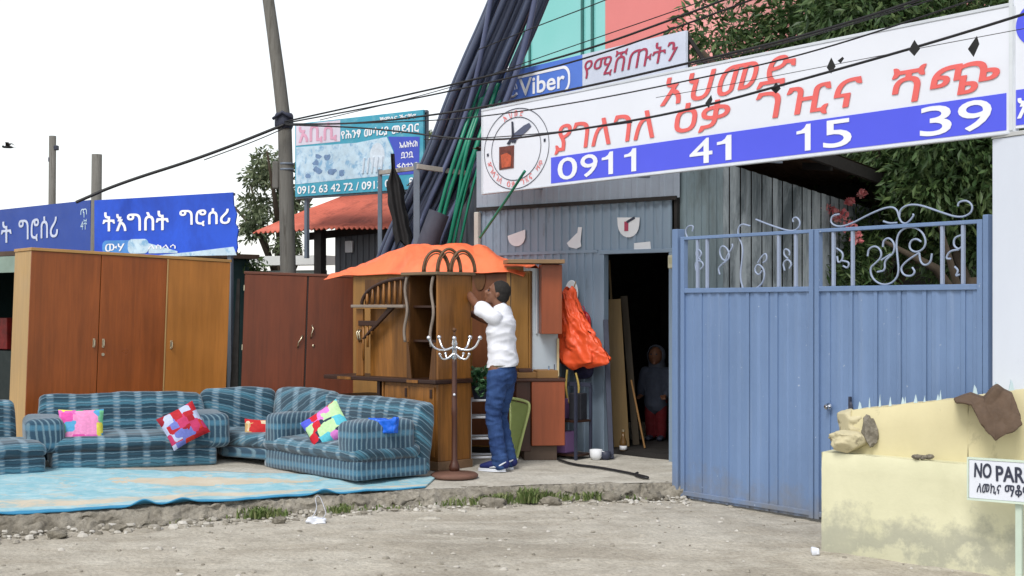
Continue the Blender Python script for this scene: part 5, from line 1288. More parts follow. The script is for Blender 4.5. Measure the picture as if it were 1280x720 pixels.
# head, tilted back and turned to what he reaches for
tilt = math.radians(20)
hfw = (fw + sd * .42).normalized(); hsd = Vector((0, 0, 1)).cross(hfw)
hd_f = (hfw * math.cos(tilt) + Vector((0, 0, 1)) * math.sin(tilt)); hd_u = (Vector((0, 0, 1)) * math.cos(tilt) - hfw * math.sin(tilt))
MH = Matrix((hd_f, hsd, hd_u)).transposed()
hp = lambda f, s, u: HD + hd_f * f + hsd * s + hd_u * u
b.ball(hp(-.012, 0, .03), (.096, .076, .092), MH); b.ball(hp(.025, 0, -.035), (.066, .056, .075), MH)
b.ball(hp(.055, 0, -.092), (.028, .03, .022), MH)                  # chin
b.limb([hp(.088, 0, .015), hp(.106, 0, -.018), hp(.100, 0, -.028)], [.010, .015, .014], 10)     # nose
b.ball(hp(.088, 0, -.052), (.014, .024, .008), MH); b.ball(hp(.085, 0, -.067), (.014, .022, .009), MH)  # lips
b.ball(hp(.078, 0, .034), (.016, .050, .010), MH)                 # brow
for s_ in (-1, 1):
    b.ball(hp(-.012, s_ * .078, -.008), (.018, .008, .030), MH)     # ears
    b.ball(hp(.066, s_ * .034, -.022), (.026, .022, .018), MH)       # cheek bones
def arm(sh0, el, wr):
    b.limb([sh0, sh0.lerp(el, .5), el], [.054, .047, .040]); b.limb([el, el.lerp(wr, .4), wr], [.040, .039, .027])
arm(SHL, elbL, wrL); arm(SHR, elbR, wrR)
def hand(wr, d, up, out, thumb_side):
    d = d.normalized(); up = (up - d * up.dot(d)).normalized(); x = d.cross(up) * thumb_side
    b.limb([wr, wr + d * .045, wr + d * .085], [(.026, .020), (.038, .017), (.040, .014)], 12, x)
    for i, (o, ln) in enumerate(((-.030, .062), (-.010, .074), (.010, .070), (.030, .055))):
        p = wr + d * .088 + x * o * -1; c = up * -1
        b.limb([p - d * .02, p + d * ln * .42 + c * .004, p + d * ln * .75 + c * ln * .32, p + d * ln * .82 + c * ln * .62], [.0105, .0098, .009, .008], 8)
    p = wr + d * .03 + x * .03
    b.limb([p - x * .01, p + x * .028 + d * .03, p + x * .030 + d * .055 - up * .016, p + x * .022 + d * .078 - up * .026], [.014, .0125, .011, .009], 8)
hand(wrL, L(.8, -.35, .45), L(-.3, .0, 1), None, 1); hand(wrR, L(.8, .1, .4), L(-.3, .0, 1), None, -1)
for hp_, kn, an in ((hipL, kneL, ankL), (hipR, kneR, ankR)):
    b.limb([hp_, hp_.lerp(kn, .5), kn], [.085, .070, .052]); b.limb([kn, kn.lerp(an, .35), an], [.052, .050, .036])
    b.limb([an, an + Vector((0, 0, -.045)) + fw * .05, an + Vector((0, 0, -.055)) + fw * .13], [.036, .036, .028])
body = b.remesh('body', M_skin, man, .0095, 2)
# hair
h = MB(); h.ball(hp(-.022, 0, .040), (.101, .083, .096), MH); h.ball(hp(-.045, 0, -.005), (.078, .076, .07), MH)
hm_ = h.remesh('hair', M_hair, man, .009, 2, .004, 60)
# cut the face side of the hair away
bm = bmesh.new(); bm.from_mesh(hm_.data)
bmesh.ops.bisect_plane(bm, geom=bm.verts[:] + bm.edges[:] + bm.faces[:], plane_co=hp(.050, 0, .075), plane_no=(hd_f * 1.0 - hd_u * .62).normalized(), clear_outer=True)
bm.to_mesh(hm_.data); bm.free()
e_ = MB()
for s_ in (-1, 1): e_.ball(hp(.0815, s_ * .030, .008), (.008, .012, .0075), MH, 10, 8)
e_.build('eyes', M_ink, man, True)
# shirt
s = MB()
s.limb([L(-.012, 0, .93), L(-.02, 0, 1.02), L(-.01, 0, 1.14), L(.0, 0, 1.28), L(-.008, 0, 1.385), L(-.012, 0, 1.44)], [(.166, .140), (.160, .132), (.156, .126), (.164, .130), (.164, .122), (.115, .085)], 24, ref)
for a, e2 in ((SHL, elbL), (SHR, elbR)):
    dd = e2 - a; s.limb([a - dd * .1 - sd * (.03 if a is SHL else -.03), a + dd * .25, a + dd * .56 - Vector((0, 0, .008))], [.074, .070, .080], 16)
s.limb([L(-.012, 0, 1.43), L(.0, 0, 1.475)], [.082, .070], 16)
shirt = s.remesh('tee_shirt', M_tee, man, .009, 3, .017, 6, seed=2, creases=1.5)
bm = bmesh.new(); bm.from_mesh(shirt.data)
geo = lambda: bm.verts[:] + bm.edges[:] + bm.faces[:]
bmesh.ops.bisect_plane(bm, geom=geo(), plane_co=L(0, 0, .955), plane_no=(0.05, 0, -1), clear_outer=True)
bmesh.ops.bisect_plane(bm, geom=geo(), plane_co=L(0, 0, 1.500), plane_no=(fw * .35 + Vector((0, 0, 1))).normalized(), clear_outer=True) if False else None
for a, e2 in ((SHL, elbL), (SHR, elbR)):
    pass
bm.to_mesh(shirt.data); bm.free()
# jeans
j = MB()
j.limb([L(-.015, 0, .99), L(-.02, 0, .93), L(-.02, 0, .86)], [(.136, .110), (.146, .118), (.150, .118)], 22, ref)
for hp_, kn, an in ((hipL, kneL, ankL), (hipR, kneR, ankR)):
    k0 = hp_ + Vector((0, 0, -.05)) - fw * .01
    j.limb([k0, k0.lerp(kn, .55), kn, kn.lerp(an, .5), an + Vector((0, 0, .035)), an + Vector((0, 0, -.01))], [(.096, .102), (.082, .088), (.070, .074), (.069, .072), (.074, .080), (.070, .080)], 18, sd)
jeans = j.remesh('jeans', M_den, man, .009, 2, .013, 8, seed=5, creases=1.9)
bl = MB(); bl.tube([L(-.018 + .116 * math.cos(a), .146 * math.sin(a), .968 + .004 * math.sin(3 * a)) for a in [2 * PI * i / 30 for i in range(31)]], [(.008, .018)] * 31, 8, (0, 0, 1), False)
bl.build('belt', paint('khaki_belt', rgb(120, 112, 84, .55), .6), man, True)
M_navy = paint('navy_mesh', rgb(30, 42, 112, .65), .7, .15, 20); M_sole = paint('white_sole', rgb(226, 230, 238, .85), .5, .05)
for an, yw_ in ((ankL, .06), (ankR, -.05)):
    f2 = (fw + sd * yw_).normalized(); g0 = Vector((an.x, an.y, 0)); sh_ = Vector((0, 0, 1))
    sh1 = MB(); x2 = f2.cross(sh_)
    sh1.limb([g0 - f2 * .055 + sh_ * .07, g0 + f2 * .02 + sh_ * .068, g0 + f2 * .11 + sh_ * .055, g0 + f2 * .175 + sh_ * .045], [(.044, .045), (.046, .048), (.048, .036), (.040, .024)], 14, x2)
    sh1.limb([g0 - f2 * .02 + sh_ * .08, g0 - f2 * .015 + sh_ * .115], [.046, .045], 12)
    shoe = sh1.remesh('sneaker', M_navy, man, .009, 2)
    so = MB(); P_ = []
    for i in range(24):
        a = 2 * PI * i / 24; cf_ = math.cos(a); r = .155 if cf_ > 0 else .12
        w = .050 - .006 * (cf_ < -.5); P_.append(g0 + f2 * (.06 + r * cf_) + x2 * (w * math.sin(a)))
    n = len(P_)
    so.add([p + sh_ * .002 for p in P_] + [p + sh_ * (.028 + .022 * max(0, -(p - g0).dot(f2) + .02) * 4) for p in P_], [tuple(range(n)), tuple(range(n, 2 * n))] + [(i, (i + 1) % n, (i + 1) % n + n, i + n) for i in range(n)])
    so.build('sole', M_sole, shoe, bevel=.006)
    sw = MB(); o2 = -1 if x2.dot(sd) > 0 else 1
    for side in (-1, 1): sw.tube([g0 - f2 * .08 + x2 * (.046 * side) + sh_ * .095, g0 + f2 * .0 + x2 * (.052 * side) + sh_ * .050, g0 + f2 * .08 + x2 * (.051 * side) + sh_ * .038], [.004, .011, .005], 8)
    sw.build('stripe', M_sole, shoe, True)

# ------------------------------------------------------------------ hooded child in the doorway
q = W(820, 0, 15.3); kid = thing('person', 'small person in hooded grey jacket and red trousers standing in the dark doorway', 'person', (q.x, 15.3, .31), math.radians(-20))
b = MB()
b.limb([(0, 0, .40), (0, 0, .52), (0, 0, .66), (0, .01, .74)], [(.085, .07), (.085, .068), (.095, .072), (.05, .05)], 16, (1, 0, 0))
b.limb([(0, 0, .73), (0, -.01, .80)], [.04, .04]); b.ball((0, -.02, .875), (.072, .080, .095)); b.ball((0, -.098, .865), (.012, .014, .014)); b.ball((0, -.086, .830), (.022, .012, .007)); b.ball((0, -.075, .80), (.024, .02, .016))
for s_ in (-1, 1):
    b.ball((s_ * .070, -.01, .870), (.008, .016, .024))
    b.limb([(s_ * .11, 0, .71), (s_ * .15, -.03, .56), (s_ * .13, -.13, .47)], [.034, .03, .022])
    w_ = Vector((s_ * .13, -.13, .47)); b.limb([w_, w_ + Vector((0, -.04, -.01))], [.020, .024], 8)
    for k in range(4): p = w_ + Vector((-.020 + .0135 * k, -.055, -.012)); b.limb([p, p + Vector((0, -.025, -.004)), p + Vector((0, -.032, -.022))], [.0075, .007, .006], 6)
    b.limb([w_ + Vector((-s_ * .02, -.025, 0)), w_ + Vector((-s_ * .038, -.045, .004)), w_ + Vector((-s_ * .036, -.062, -.004))], [.009, .008, .007], 6)
    b.limb([(s_ * .05, 0, .40), (s_ * .055, -.01, .23), (s_ * .055, .01, .05)], [.055, .042, .03]); b.limb([(s_ * .055, .01, .03), (s_ * .06, -.08, .025)], [.03, .024])
b.remesh('body', M_skin, kid, .009, 2)
e_ = MB()
for s_ in (-1, 1): e_.ball((s_ * .028, -.092, .892), (.010, .006, .008), None, 8, 6)
e_.build('eyes', M_ink, kid, True)
c = MB(); c.limb([(0, .0, .36), (0, 0, .5), (0, 0, .66), (0, .01, .74)], [(.125, .10), (.12, .098), (.128, .10), (.07, .065)], 18, (1, 0, 0))
for s_ in (-1, 1): c.limb([(s_ * .11, 0, .71), (s_ * .15, -.03, .56), (s_ * .133, -.115, .48)], [.055, .048, .042])
M_jk = paint('grey_fleece', rgb(92, 100, 120, .5), .9, .18, 9)
c.remesh('jacket', M_jk, kid, .012, 2, .008, 10)
hd_ = MB(); hd_.ball((0, .012, .875), (.100, .098, .118)); hd_.limb([(0, .05, .76), (0, .03, .80)], [.09, .09]); ho = hd_.remesh('hood', paint('pale_hood', rgb(116, 122, 138, .5), .9, .1, 9), kid, .010, 2, .004, 16)
bm = bmesh.new(); bm.from_mesh(ho.data); bmesh.ops.bisect_plane(bm, geom=bm.verts[:] + bm.edges[:] + bm.faces[:], plane_co=(0, -.045, .88), plane_no=(0, -1, .1), clear_outer=True); bm.to_mesh(ho.data); bm.free()
tr_ = MB()
for s_ in (-1, 1): tr_.limb([(s_ * .05, 0, .42), (s_ * .055, -.01, .23), (s_ * .055, .01, .06)], [.075, .062, .055])
tr_.remesh('trousers', paint('red_trousers', rgb(140, 34, 44, .5), .85, .12, 8), kid, .012, 2, .006, 10)
sc_ = MB()
for s_ in (-1, 1): sc_.limb([(s_ * .055, .02, .028), (s_ * .058, -.04, .03), (s_ * .062, -.105, .024)], [(.036, .026), (.038, .028), (.033, .022)], 10, (1, 0, 0))
sc_.remesh('shoes', M_ink, kid, .009, 1)
kid.scale = (1.04, 1.04, 1.04)

# ------------------------------------------------------------------ things by the doorway
def lean(name, label, cat, p0, p1, w, t, mat, group=None, up=(0, 1, 0)):
    a, b2 = Vector(p0), Vector(p1); o = MB().bar((0, 0, 0), b2 - a, w, t, up).build(name, mat, None, bevel=.003); o.location = a; return tag(o, label, cat, group)
M_plank = wood('tan_plank_wood', rgb(172, 142, 92, .62), .75, .6, 5, contrast=.6)
lean('plank', 'wide tan plank leaning inside the left of the doorway', 'plank', (*W(777, 0, 14.55).xy, .315), W(766, 374, 14.6), .16, .03, M_plank, 'planks leaning in the doorway')
lean('plank', 'narrow grey brown plank leaning right of the wide tan one', 'plank', (*W(795, 0, 14.75).xy, .315), W(780, 370, 14.85), .07, .035, wood('grey_plank_wood', rgb(110, 96, 76, .5), .7, .7, 5), 'planks leaning in the doorway')
lean('stick', 'thin pale stick rising above the planks in the doorway', 'stick', (*W(775, 0, 14.95).xy, .315), W(761, 325, 15.0), .025, .025, M_plank)
lean('stick', 'thin dark stick leaning low in front of the doorway planks', 'stick', (*W(806, 0, 14.4).xy, .315), W(789, 475, 14.55), .018, .018, M_cab)
jg = thing('bottle', 'brown bottle with white base standing by the doorway planks', 'bottle', (*W(779, 0, 14.2).xy, .31))
MB().lathe([(.035, .0), (.036, .09), (.02, .13), (.012, .19)], n=14).build('glass', paint('amber_glass', rgb(130, 96, 50, .5), .2), jg, True); MB().lathe([(.037, .01), (.0375, .05)], n=14).build('label_band', M_paper, jg, True); MB().lathe([(.014, .19), (.014, .21)], n=10).build('cap', M_brass, jg)
# orange tarp bundle on the wall
ob = W(722, 460, 14.15); tb = thing('orange_tarp_bundle', 'crumpled orange tarp bundle hanging on the blue wall beside the doorway', 'tarp', ob, SH.rotz)
def bundle(u, v):
    z = lerp(0.0, .80, v); a = 2 * PI * u
    w = lerp(.205, .05, sstep(.30, .95, v)); cx = -.03 + .05 * (1 - v) - .07 * v
    ext = .14 * max(0, math.cos(a)) * sstep(.55, .12, v) * sstep(-.05, .10, v)
    k = 1.12 + .22 * mnoise.noise(Vector((math.cos(a) * 2.2, math.sin(a) * 2.2, z * 5))) - .22 * abs(mnoise.noise(Vector((math.cos(a) * 3 + z * 6, math.sin(a) * 3, z * 9 + 4)))) - .13 * abs(mnoise.noise(Vector((math.cos(a) * 7 - z * 9, math.sin(a) * 7, z * 17 + 4)))) + .13 * mnoise.noise(Vector((math.cos(a) * 5, math.sin(a) * 5, z * 13))) + .08 * math.sin(a * 6 + z * 16)
    end = min(1, (v + .02) * 12, (1.02 - v) * 12) ** .5
    return (cx + (w * k * math.cos(a) + ext) * end, -.01 + .10 * k * math.sin(a) * end, z + .04 * mnoise.noise(Vector((a, z * 8, 3))))
MB().grid(bundle, 110, 90).build('tarp_cloth', paint('orange_bundle', rgb(240, 92, 48, .85), .45, .12, 5, bump=.25, bscale=22), tb, True)
o = W(707, 362, 14.3)
MB().tube([(-.07, .02, .78), (-.10, .10, .86)], .006, 6).build('rope', M_plank, tb)
pl_ = W(717, 367, 14.38); wp = thing('white_disc', 'white round plastic plate hung on the blue wall above the orange bundle', 'plate', (*SH.xy(SH.u(717), .03), pl_.z - .14), SH.rotz)
def disc(r0, r1, y0, y1): 
    m_ = MB(); l_ = MB().lathe([(r0, y0), (r1, y1)], n=32); m_.v = [(x * .62, -z, y + .14) for x, y, z in l_.v]; m_.f = l_.f; return m_
disc(.14, .135, .0, .012).build('plate', M_paper, wp, bevel=.004); disc(.035, .03, .0125, .018).build('boss', M_lip, wp, bevel=.002)
rb = thing('red_bag', 'bright red plastic bag hung behind the orange bundle', 'bag', (*SH.xy(SH.u(731), .02), SH.z(731, 416)), SH.rotz)
mb = MB(); mb.cushion(-.09, .09, -.06, .0, 0, .20, .03, .02, 12, .03, seed=14); mb.build('bag', paint('red_plastic', rgb(190, 26, 40, .7), .3, .15, 8), rb, True)
mb = MB(); mb.tube(smoothp2 := [Vector((-.05, -.03, .19)), Vector((-.02, -.03, .27)), Vector((.02, -.03, .27)), Vector((.05, -.03, .19))], .006, 6); mb.build('strap', M_vio, rb, True)
nb = thing('navy_cloth', 'dark navy cloth end hanging out right of the orange bundle', 'cloth', (*SH.xy(SH.u(744), .16), SH.z(744, 470)), SH.rotz)
mb = MB(); mb.cushion(-.10, .11, -.05, .05, 0, .16, .04, .02, 12, .03, Matrix.Rotation(math.radians(-18), 4, 'Y'), seed=15); mb.build('cloth', paint('navy_cloth_weave', rgb(34, 34, 70, .55), .8, .2, 9), nb, True)
hl = W(716, 470, 14.05); ho_ = thing('yellow_hose', 'loop of yellow hose hanging under the orange bundle', 'hose', hl, SH.rotz)
mb = MB(); mb.tube(smooth3([Vector(p) for p in ((-.07, 0, .06), (-.085, -.01, -.14), (-.03, -.01, -.30), (.05, 0, -.27), (.085, .0, -.12), (.03, .01, .03))]), .011, 8); mb.build('tube', paint('yellow_tube', rgb(190, 164, 84, .7), .4), ho_, True)
# low rack of odds and ends
lr = thing('low_stand', 'low dark two tier stand with odds and ends by the blue wall', 'stand', (*SH.xy(SH.u(743), .42), pz(.75, 13.9)), SH.rotz)
for z in (.03, .36): MB().box(-.19, .19, -.13, .13, z, z + .02).build('shelf', M_hd, lr, bevel=.003)
for x, y in ((-.18, -.12), (.18, -.12), (-.18, .12), (.18, .12)): MB().box(x - .012, x + .012, y - .012, y + .012, 0, .72).build('leg', M_ink, lr)
MB().box(-.19, .19, .1, .12, .70, .74).build('rail', M_ink, lr)
M_pur = paint('lilac_box', rgb(160, 120, 176, .7), .55, .1, 4)
def carton(dx, dy, z, w, h, dp, rot, mat, label):
    p = SH.xy(SH.u(743) + dx, .42 - dy); o = MB().box(-w / 2, w / 2, -dp / 2, dp / 2, 0, h).build('carton', mat, None, bevel=.006); o.location = (*p, lr.location.z + z); o.rotation_euler = (0, 0, SH.rotz + rot); tag(o, label, 'box', 'boxes on the low stand'); return o
carton(-.09, .0, .0505, .20, .21, .16, .1, M_pur, 'larger lilac carton on the lower tier of the dark stand')
carton(-.11, .0, .3805, .14, .20, .14, -.1, M_pur, 'smaller lilac carton on the upper tier of the dark stand')
carton(.10, .02, .3805, .13, .26, .14, .2, paint('charcoal_carton', rgb(54, 56, 66, .5), .7, .2, 6), 'charcoal carton beside the smaller lilac carton on the upper tier')
for i, (px, s_, lab) in enumerate(((745, .062, 'white cup shaped pot lying at the foot of the dark stand'), (757, .05, 'small dark pot beside the white one near the doorway'))):
    q = W(px, 0, 13.85); t = thing('pot', lab, 'pot', (q.x, 13.85, pz(q.x, 13.85)))
    MB().lathe([(s_ * .6, 0), (s_ * .95, s_ * .5), (s_, s_ * 1.6), (s_ * .9, s_ * 1.62), (s_ * .82, s_ * .6), (s_ * .3, s_ * .2)], n=20).build('shell', M_paper if i == 0 else M_ink, t, True)
    MB().tube([(s_ * .95, -s_ * .2, s_ * 1.3), (s_ * 1.5, -s_ * .2, s_ * 1.1), (s_ * 1.4, -s_ * .2, s_ * .5), (s_ * .9, -s_ * .2, s_ * .4)], s_ * .12, 6).build('handle', M_paper if i == 0 else M_ink, t, True)
q = W(764, 0, 13.9); lean('dark_pipe', 'dark slim pipe leaning upright at the left door jamb', 'pipe', (q.x, 13.9, pz(q.x, 13.9)), W(757, 400, 14.2), .05, .05, M_ink)
# black cable lying on the pavement
P_ = [W(x, 0, d) for x, d in ((697, 13.75), (716, 13.4), (745, 13.25), (775, 13.0), (800, 12.75), (812, 12.62), (806, 12.6), (792, 12.78), (797, 12.9))]
P_ = smooth3([Vector((p.x, p.y, pz(p.x, p.y) + .018)) for p in P_])
o = MB().tube([p - P_[0] for p in P_], .012, 8).build('ground_cable', M_wire, None, True); o.location = P_[0]; tag(o, 'black cable snaking over the pavement in front of the doorway', 'cable')

# white rack with a plant behind the man's legs
q = W(600, 0, 13.62); wr_ = thing('white_rack', 'white tubular metal rack standing between the hutch and the man', 'rack', (q.x, 13.62, pz(q.x, 13.6)), math.radians(12))
M_wm = paint('white_enamel', rgb(216, 220, 228, .8), .35, .08, 8)
for x, y in ((-.12, -.14), (.16, -.14), (-.12, .14), (.16, .14)): MB().tube([(x, y, 0), (x, y, .60)], .014, 8).build('leg', M_wm, wr_, True)
for z in (.06, .24, .44, .60):
    mb = MB()
    for a, b2 in (((-.12, -.14), (.16, -.14)), ((-.12, .14), (.16, .14)), ((-.12, -.14), (-.12, .14)), ((.16, -.14), (.16, .14))): mb.tube([(*a, z), (*b2, z)], .011, 8)
    if z > .5: mb.box(-.12, .16, -.14, .14, z, z + .008)
    mb.build('rail', M_wm, wr_, True)
pt_ = thing('potted_plant', 'leafy green potted plant on the white rack beside the man', 'plant', (q.x - .0, 13.60, wr_.location.z + .61))
MB().lathe([(.06, 0), (.085, .12), (.09, .125), (.08, .11)], n=16).build('pot', M_ink, pt_, True)
v, f = crown([(0, 0, .19, .12), (.04, -.05, .10, .09), (-.04, -.05, .24, .08), (.05, .0, .26, .07)], 420, .05, 8, .2, .6)
me = bpy.data.meshes.new('leaves'); me.from_pydata(v.tolist(), [], f); me.materials.append(leaf_mat('houseplant_leaves', (.02, .06, .03, 1), (.05, .16, .06, 1), (.22, .42, .22, 1), .4, .2)); o = bpy.data.objects.new('leaves', me); COL.objects.link(o); o.parent = pt_
# pale green folded sheet
gs = W(641, 575, 13.55); gt = thing('green_folding_bed', 'pale green folded canvas frame leaning between the man and the dressing table', 'folding bed', (gs.x, 13.52, pz(gs.x, 13.5)), math.radians(-8))
M_gr = paint('pale_green_canvas', rgb(150, 166, 96, .65), .8, .15, 5)
mb = MB(); mb.prism([(-.02, .02), (.03, .02), (.155, .56), (-.02, .60)], .05, .07); mb.build('canvas', M_gr, gt)
mb = MB(); mb.tube(smooth3([Vector(p) for p in ((.02, .04, .0), (.10, .04, .32), (.165, .04, .56), (.12, .04, .60), (-.03, .04, .625))]), .014, 8); mb.tube([(-.03, .04, .625), (-.03, .10, 0)], .012, 8); mb.build('frame', paint('lime_tube', rgb(190, 204, 130, .7), .4), gt, True)

# ------------------------------------------------------------------ yellow walls at the right
def stained():
    t = NT('pale_yellow_plaster'); v = t.co(); x, y, z = t.sep(v)
    a = t.noise(v, 1.6, 6, .65, .4); b = t.noise(v, 3.2, 7, .7); c = t.noise(v, 30, 4)
    col = t.ramp(a, [(.3, rgb(216, 214, 180, .79)), (.7, rgb(232, 229, 196, .83))])
    hgt = t.math('ADD', z, t.math('MULTIPLY', t.math('SUBTRACT', b, .5), -1.1))
    st = t.ramp(hgt, [(.0, (.25,) * 3), (.10, (.62,) * 3), (.20, (.55,) * 3), (.38, (0, 0, 0))])
    st2 = t.mix(t.ramp(b, [(.48, (0, 0, 0)), (.7, (.8,) * 3)]), st, (0, 0, 0, 1))
    col = t.mix(st, col, rgb(150, 152, 146, .72)); col = t.mix(t.ramp(t.noise(v, 7, 8, .75, .6), [(.62, (0, 0, 0)), (.72, (.5,) * 3)]), col, rgb(186, 180, 152, .75))
    t.bump(c, .25, .006); return t.out(col, .85, 0, .2)
M_yel = stained()
M_yel2 = paint('warm_yellow_plaster', rgb(222, 212, 170, .80), .85, .10, 2, (1, 1, .6), rgb(164, 156, 130, .68), .58, .72, 3.5, .3, 26)
YL = Face(1027, 9.85, 1281, 9.08)
yw1 = on_face(YL, 'low_yellow_wall', 'low pale yellow plaster wall with grey stains at its foot', 'wall', 0)
L1 = YL.len + 1.8
def wallf(mb, x0, x1, y0, y1, z0, zt, n=60, m=14, amp=.006, seed=0):
    def fr(u, v): x = lerp(x0, x1, u); z = lerp(z0, zt(x), v); return (x + (.008 * mnoise.noise(Vector((z * 6, seed, 1))) if u in (0, 1) else 0), y0 + amp * mnoise.noise(Vector((x * 4, z * 4, seed))) + (.016 * sstep(.93, 1, v)), z)
    mb.grid(fr, n, m)
    mb.grid(lambda u, v: (lerp(x0, x1, u), lerp(y0 + .016, y1, v), zt(lerp(x0, x1, u)) + .004 * mnoise.noise(Vector((u * 30, v * 3, seed)))), n, 3)
    mb.grid(lambda u, v: (lerp(x0, x1, u), y1, lerp(z0, zt(lerp(x0, x1, u)), v)), n, 2, True)
    mb.grid(lambda u, v: (x0, lerp(y0, y1, u), lerp(z0, zt(x0), v)), 3, m, True); mb.grid(lambda u, v: (x1, lerp(y0, y1, u), lerp(z0, zt(x1), v)), 3, m)
mb = MB(); wallf(mb, 0, L1, 0, .30, -.1, lambda x: .742 - .026 * x); mb.build('wall_face', M_yel, yw1, True)
YU = Face(1060, 9.86, 1210, 9.42); YV = Face(1210, 9.42, 1300, 9.22)
yw2 = on_face(YU, 'upper_yellow_wall', 'warm yellow wall with broken end and glass shards along its top', 'wall', 0)
zu0, zu1 = YU.z(1062, 513), YU.z(1210, 497)
mb = MB(); wallf(mb, .02, YU.len, 0, .26, .3, lambda x: lerp(zu0, zu1, x / YU.len) + .008 * mnoise.noise(Vector((x * 9, 0, 2))), 50, 10, .008, 3); mb.build('wall_face', M_yel2, yw2, True)
zv0, zv1 = YV.z(1210, 497), YV.z(1281, 487)
mb = MB(); wallf(mb, 0, 1.8, 0, .26, .3, lambda x: lerp(zv0, zv1, min(1.6, x / YV.u(1281))) + .002, 30, 10, .006, 5)
R0 = Matrix.Translation((YV.A.x, YV.A.y, 0)) @ Matrix.Rotation(YV.rotz, 4, 'Z'); mb.v = [tuple(R0 @ Vector(v) + Vector((YV.n.x, YV.n.y, 0)) * .004) for v in mb.v]
mb.build('wall_face', M_yel2, yw2, True, world=True)
rr_ = random.Random(8)
M_shard = paint('pale_bottle_glass', rgb(200, 222, 232, .8), .1, .1, 5)
for px in (1070, 1082, 1095, 1108, 1124, 1127, 1140, 1151, 1168, 1171):
    x = YU.u(px); z = lerp(zu0, zu1, x / YU.len); h_ = rr_.uniform(.04, .085); w_ = rr_.uniform(.006, .016)
    MB().prism([(x - w_, z - .01), (x + w_, z - .01), (x + w_ * .4, z + h_ * .7), (x + rr_.uniform(-.3, .5) * w_, z + h_)], .08, .088).build('glass_shard', M_shard, yw2)
for px in (1216, 1243, 1262):
    x = YV.u(px); q = R0 @ Vector((x, .1, lerp(zv0, zv1, x / YV.u(1281)))); 
    MB().prism([(q.x - .02, q.z - .01), (q.x + .02, q.z - .01), (q.x + .01, q.z + .05), (q.x - .004, q.z + .075)], q.y, q.y + .008).build('glass_shard', M_shard, yw2, world=True)
# broken mortar lumps
def lump(c, r, seed, name, mat, label=None, parent=None, amp=.35):
    mb = MB(); vs = []; fs = []; n, m = 44, 28; rc = random.Random(seed * 7 + 1)
    cuts = [(Vector((rc.gauss(0, 1), rc.gauss(0, 1), rc.gauss(0, 1))).normalized(), rc.uniform(.62, .92)) for _ in range(13)]
    for j in range(m + 1):
        t = PI * j / m
        for k in range(n):
            a = 2 * PI * k / n; p = Vector((math.sin(t) * math.cos(a), math.sin(t) * math.sin(a), math.cos(t)))
            q = 1 + amp * mnoise.noise(p * 1.5 + Vector((seed, 0, 0))) + amp * .45 * mnoise.noise(p * 4 + Vector((0, seed, 0))) + amp * .25 * abs(mnoise.noise(p * 9 + Vector((0, 0, seed))))
            w = p * q
            for pn, pd in cuts:
                k_ = w.dot(pn) - pd
                if k_ > 0: w = w - pn * k_
            vs.append(Vector((w.x * r[0], w.y * r[1], w.z * r[2])))
    for j in range(m):
        for k in range(n): k2 = (k + 1) % n; fs.append((j * n + k, (j + 1) * n + k, (j + 1) * n + k2, j * n + k2))
    mb.add(vs, fs); o = mb.build(name, mat, None, True); o.location = c
    if label: tag(o, label, 'stone', 'broken wall stones')
    return o
M_mort = paint('yellow_mortar', rgb(212, 202, 166, .76), .9, .14, 5, (1, 1, 1), rgb(128, 118, 98, .6), .55, .66, 6, .6, 30)
lump(W(1062, 550, 9.80), (.145, .11, .095), 3, 'broken_stone', M_mort, 'large flat yellowish stone at the broken end of the upper wall')
lump(W(1067, 529, 9.94), (.125, .12, .125), 17, 'broken_stone', M_mort, 'upright mortar lump on top of the broken wall end')
lump(W(1087, 541, 9.76), (.055, .06, .12), 9, 'broken_stone', M_rub, 'small dark grey crumbled stone right of the large yellowish one')
lump(W(1064, 512, 9.97), (.018, .018, .06), 2, 'broken_stone', M_ink, 'thin black stub standing on the broken wall end', None, .2)
for px in (1150, 1158, 1166):
    lump(W(px, 572, 9.42) + Vector((0, .07, -.005)), (.035, .03, .018), px, 'broken_stone', M_rub, 'little grey mortar crumb on the ledge between the yellow walls')
# brown cloth thrown over the wall
cq = W(1236, 505, 9.30); cl_ = thing('brown_cloth', 'brown crumpled cloth thrown over the top of the yellow wall', 'cloth', (cq.x, cq.y, cq.z), YV.rotz)
topc = [W(1193, 492, 9.38), W(1213, 486, 9.34), W(1230, 491, 9.28), W(1246, 477, 9.26), W(1262, 484, 9.22), W(1273, 512, 9.14)]; botc = [W(1195, 497, 9.34), W(1213, 499, 9.28), W(1225, 522, 9.22), W(1243, 542, 9.18), W(1262, 531, 9.14), W(1274, 519, 9.12)]
def clothf(u, v):
    k = u * 5; i = min(4, int(k)); f_ = k - i; f_ = f_ * f_ * (3 - 2 * f_) * .4 + f_ * .6
    a = topc[i].lerp(topc[i + 1], f_); c = botc[i].lerp(botc[i + 1], f_)
    if v < .35:     # part lying back over the wall top
        t = 1 - v / .35; p = a + Vector((.04, .14, -.0)) * t + Vector((0, 0, .025 * math.sin(PI * t)))
    else: p = a.lerp(c, (v - .35) / .65)
    nz = .045 * mnoise.noise(p * 6) + .010 * math.sin(u * 13 + v * 4 + 3 * mnoise.noise(p * 3)) + .008 * mnoise.noise(p * 16) + .05 * max(0, .22 - abs(mnoise.noise(Vector((p.x * 9 + p.z * 4, p.y * 4, p.z * 3)))))
    return p + Vector((-.3 * nz, -abs(nz) * .9 - .015, nz * .45 - .045 - .02 * (v < .35)))
o = MB().grid(clothf, 80, 60).build('cloth', paint('brown_weave', rgb(112, 92, 76, .62), .9, .18, 14, bump=.4, bscale=120), cl_, True, world=True); m_ = o.modifiers.new('s', 'SOLIDIFY'); m_.thickness = .012

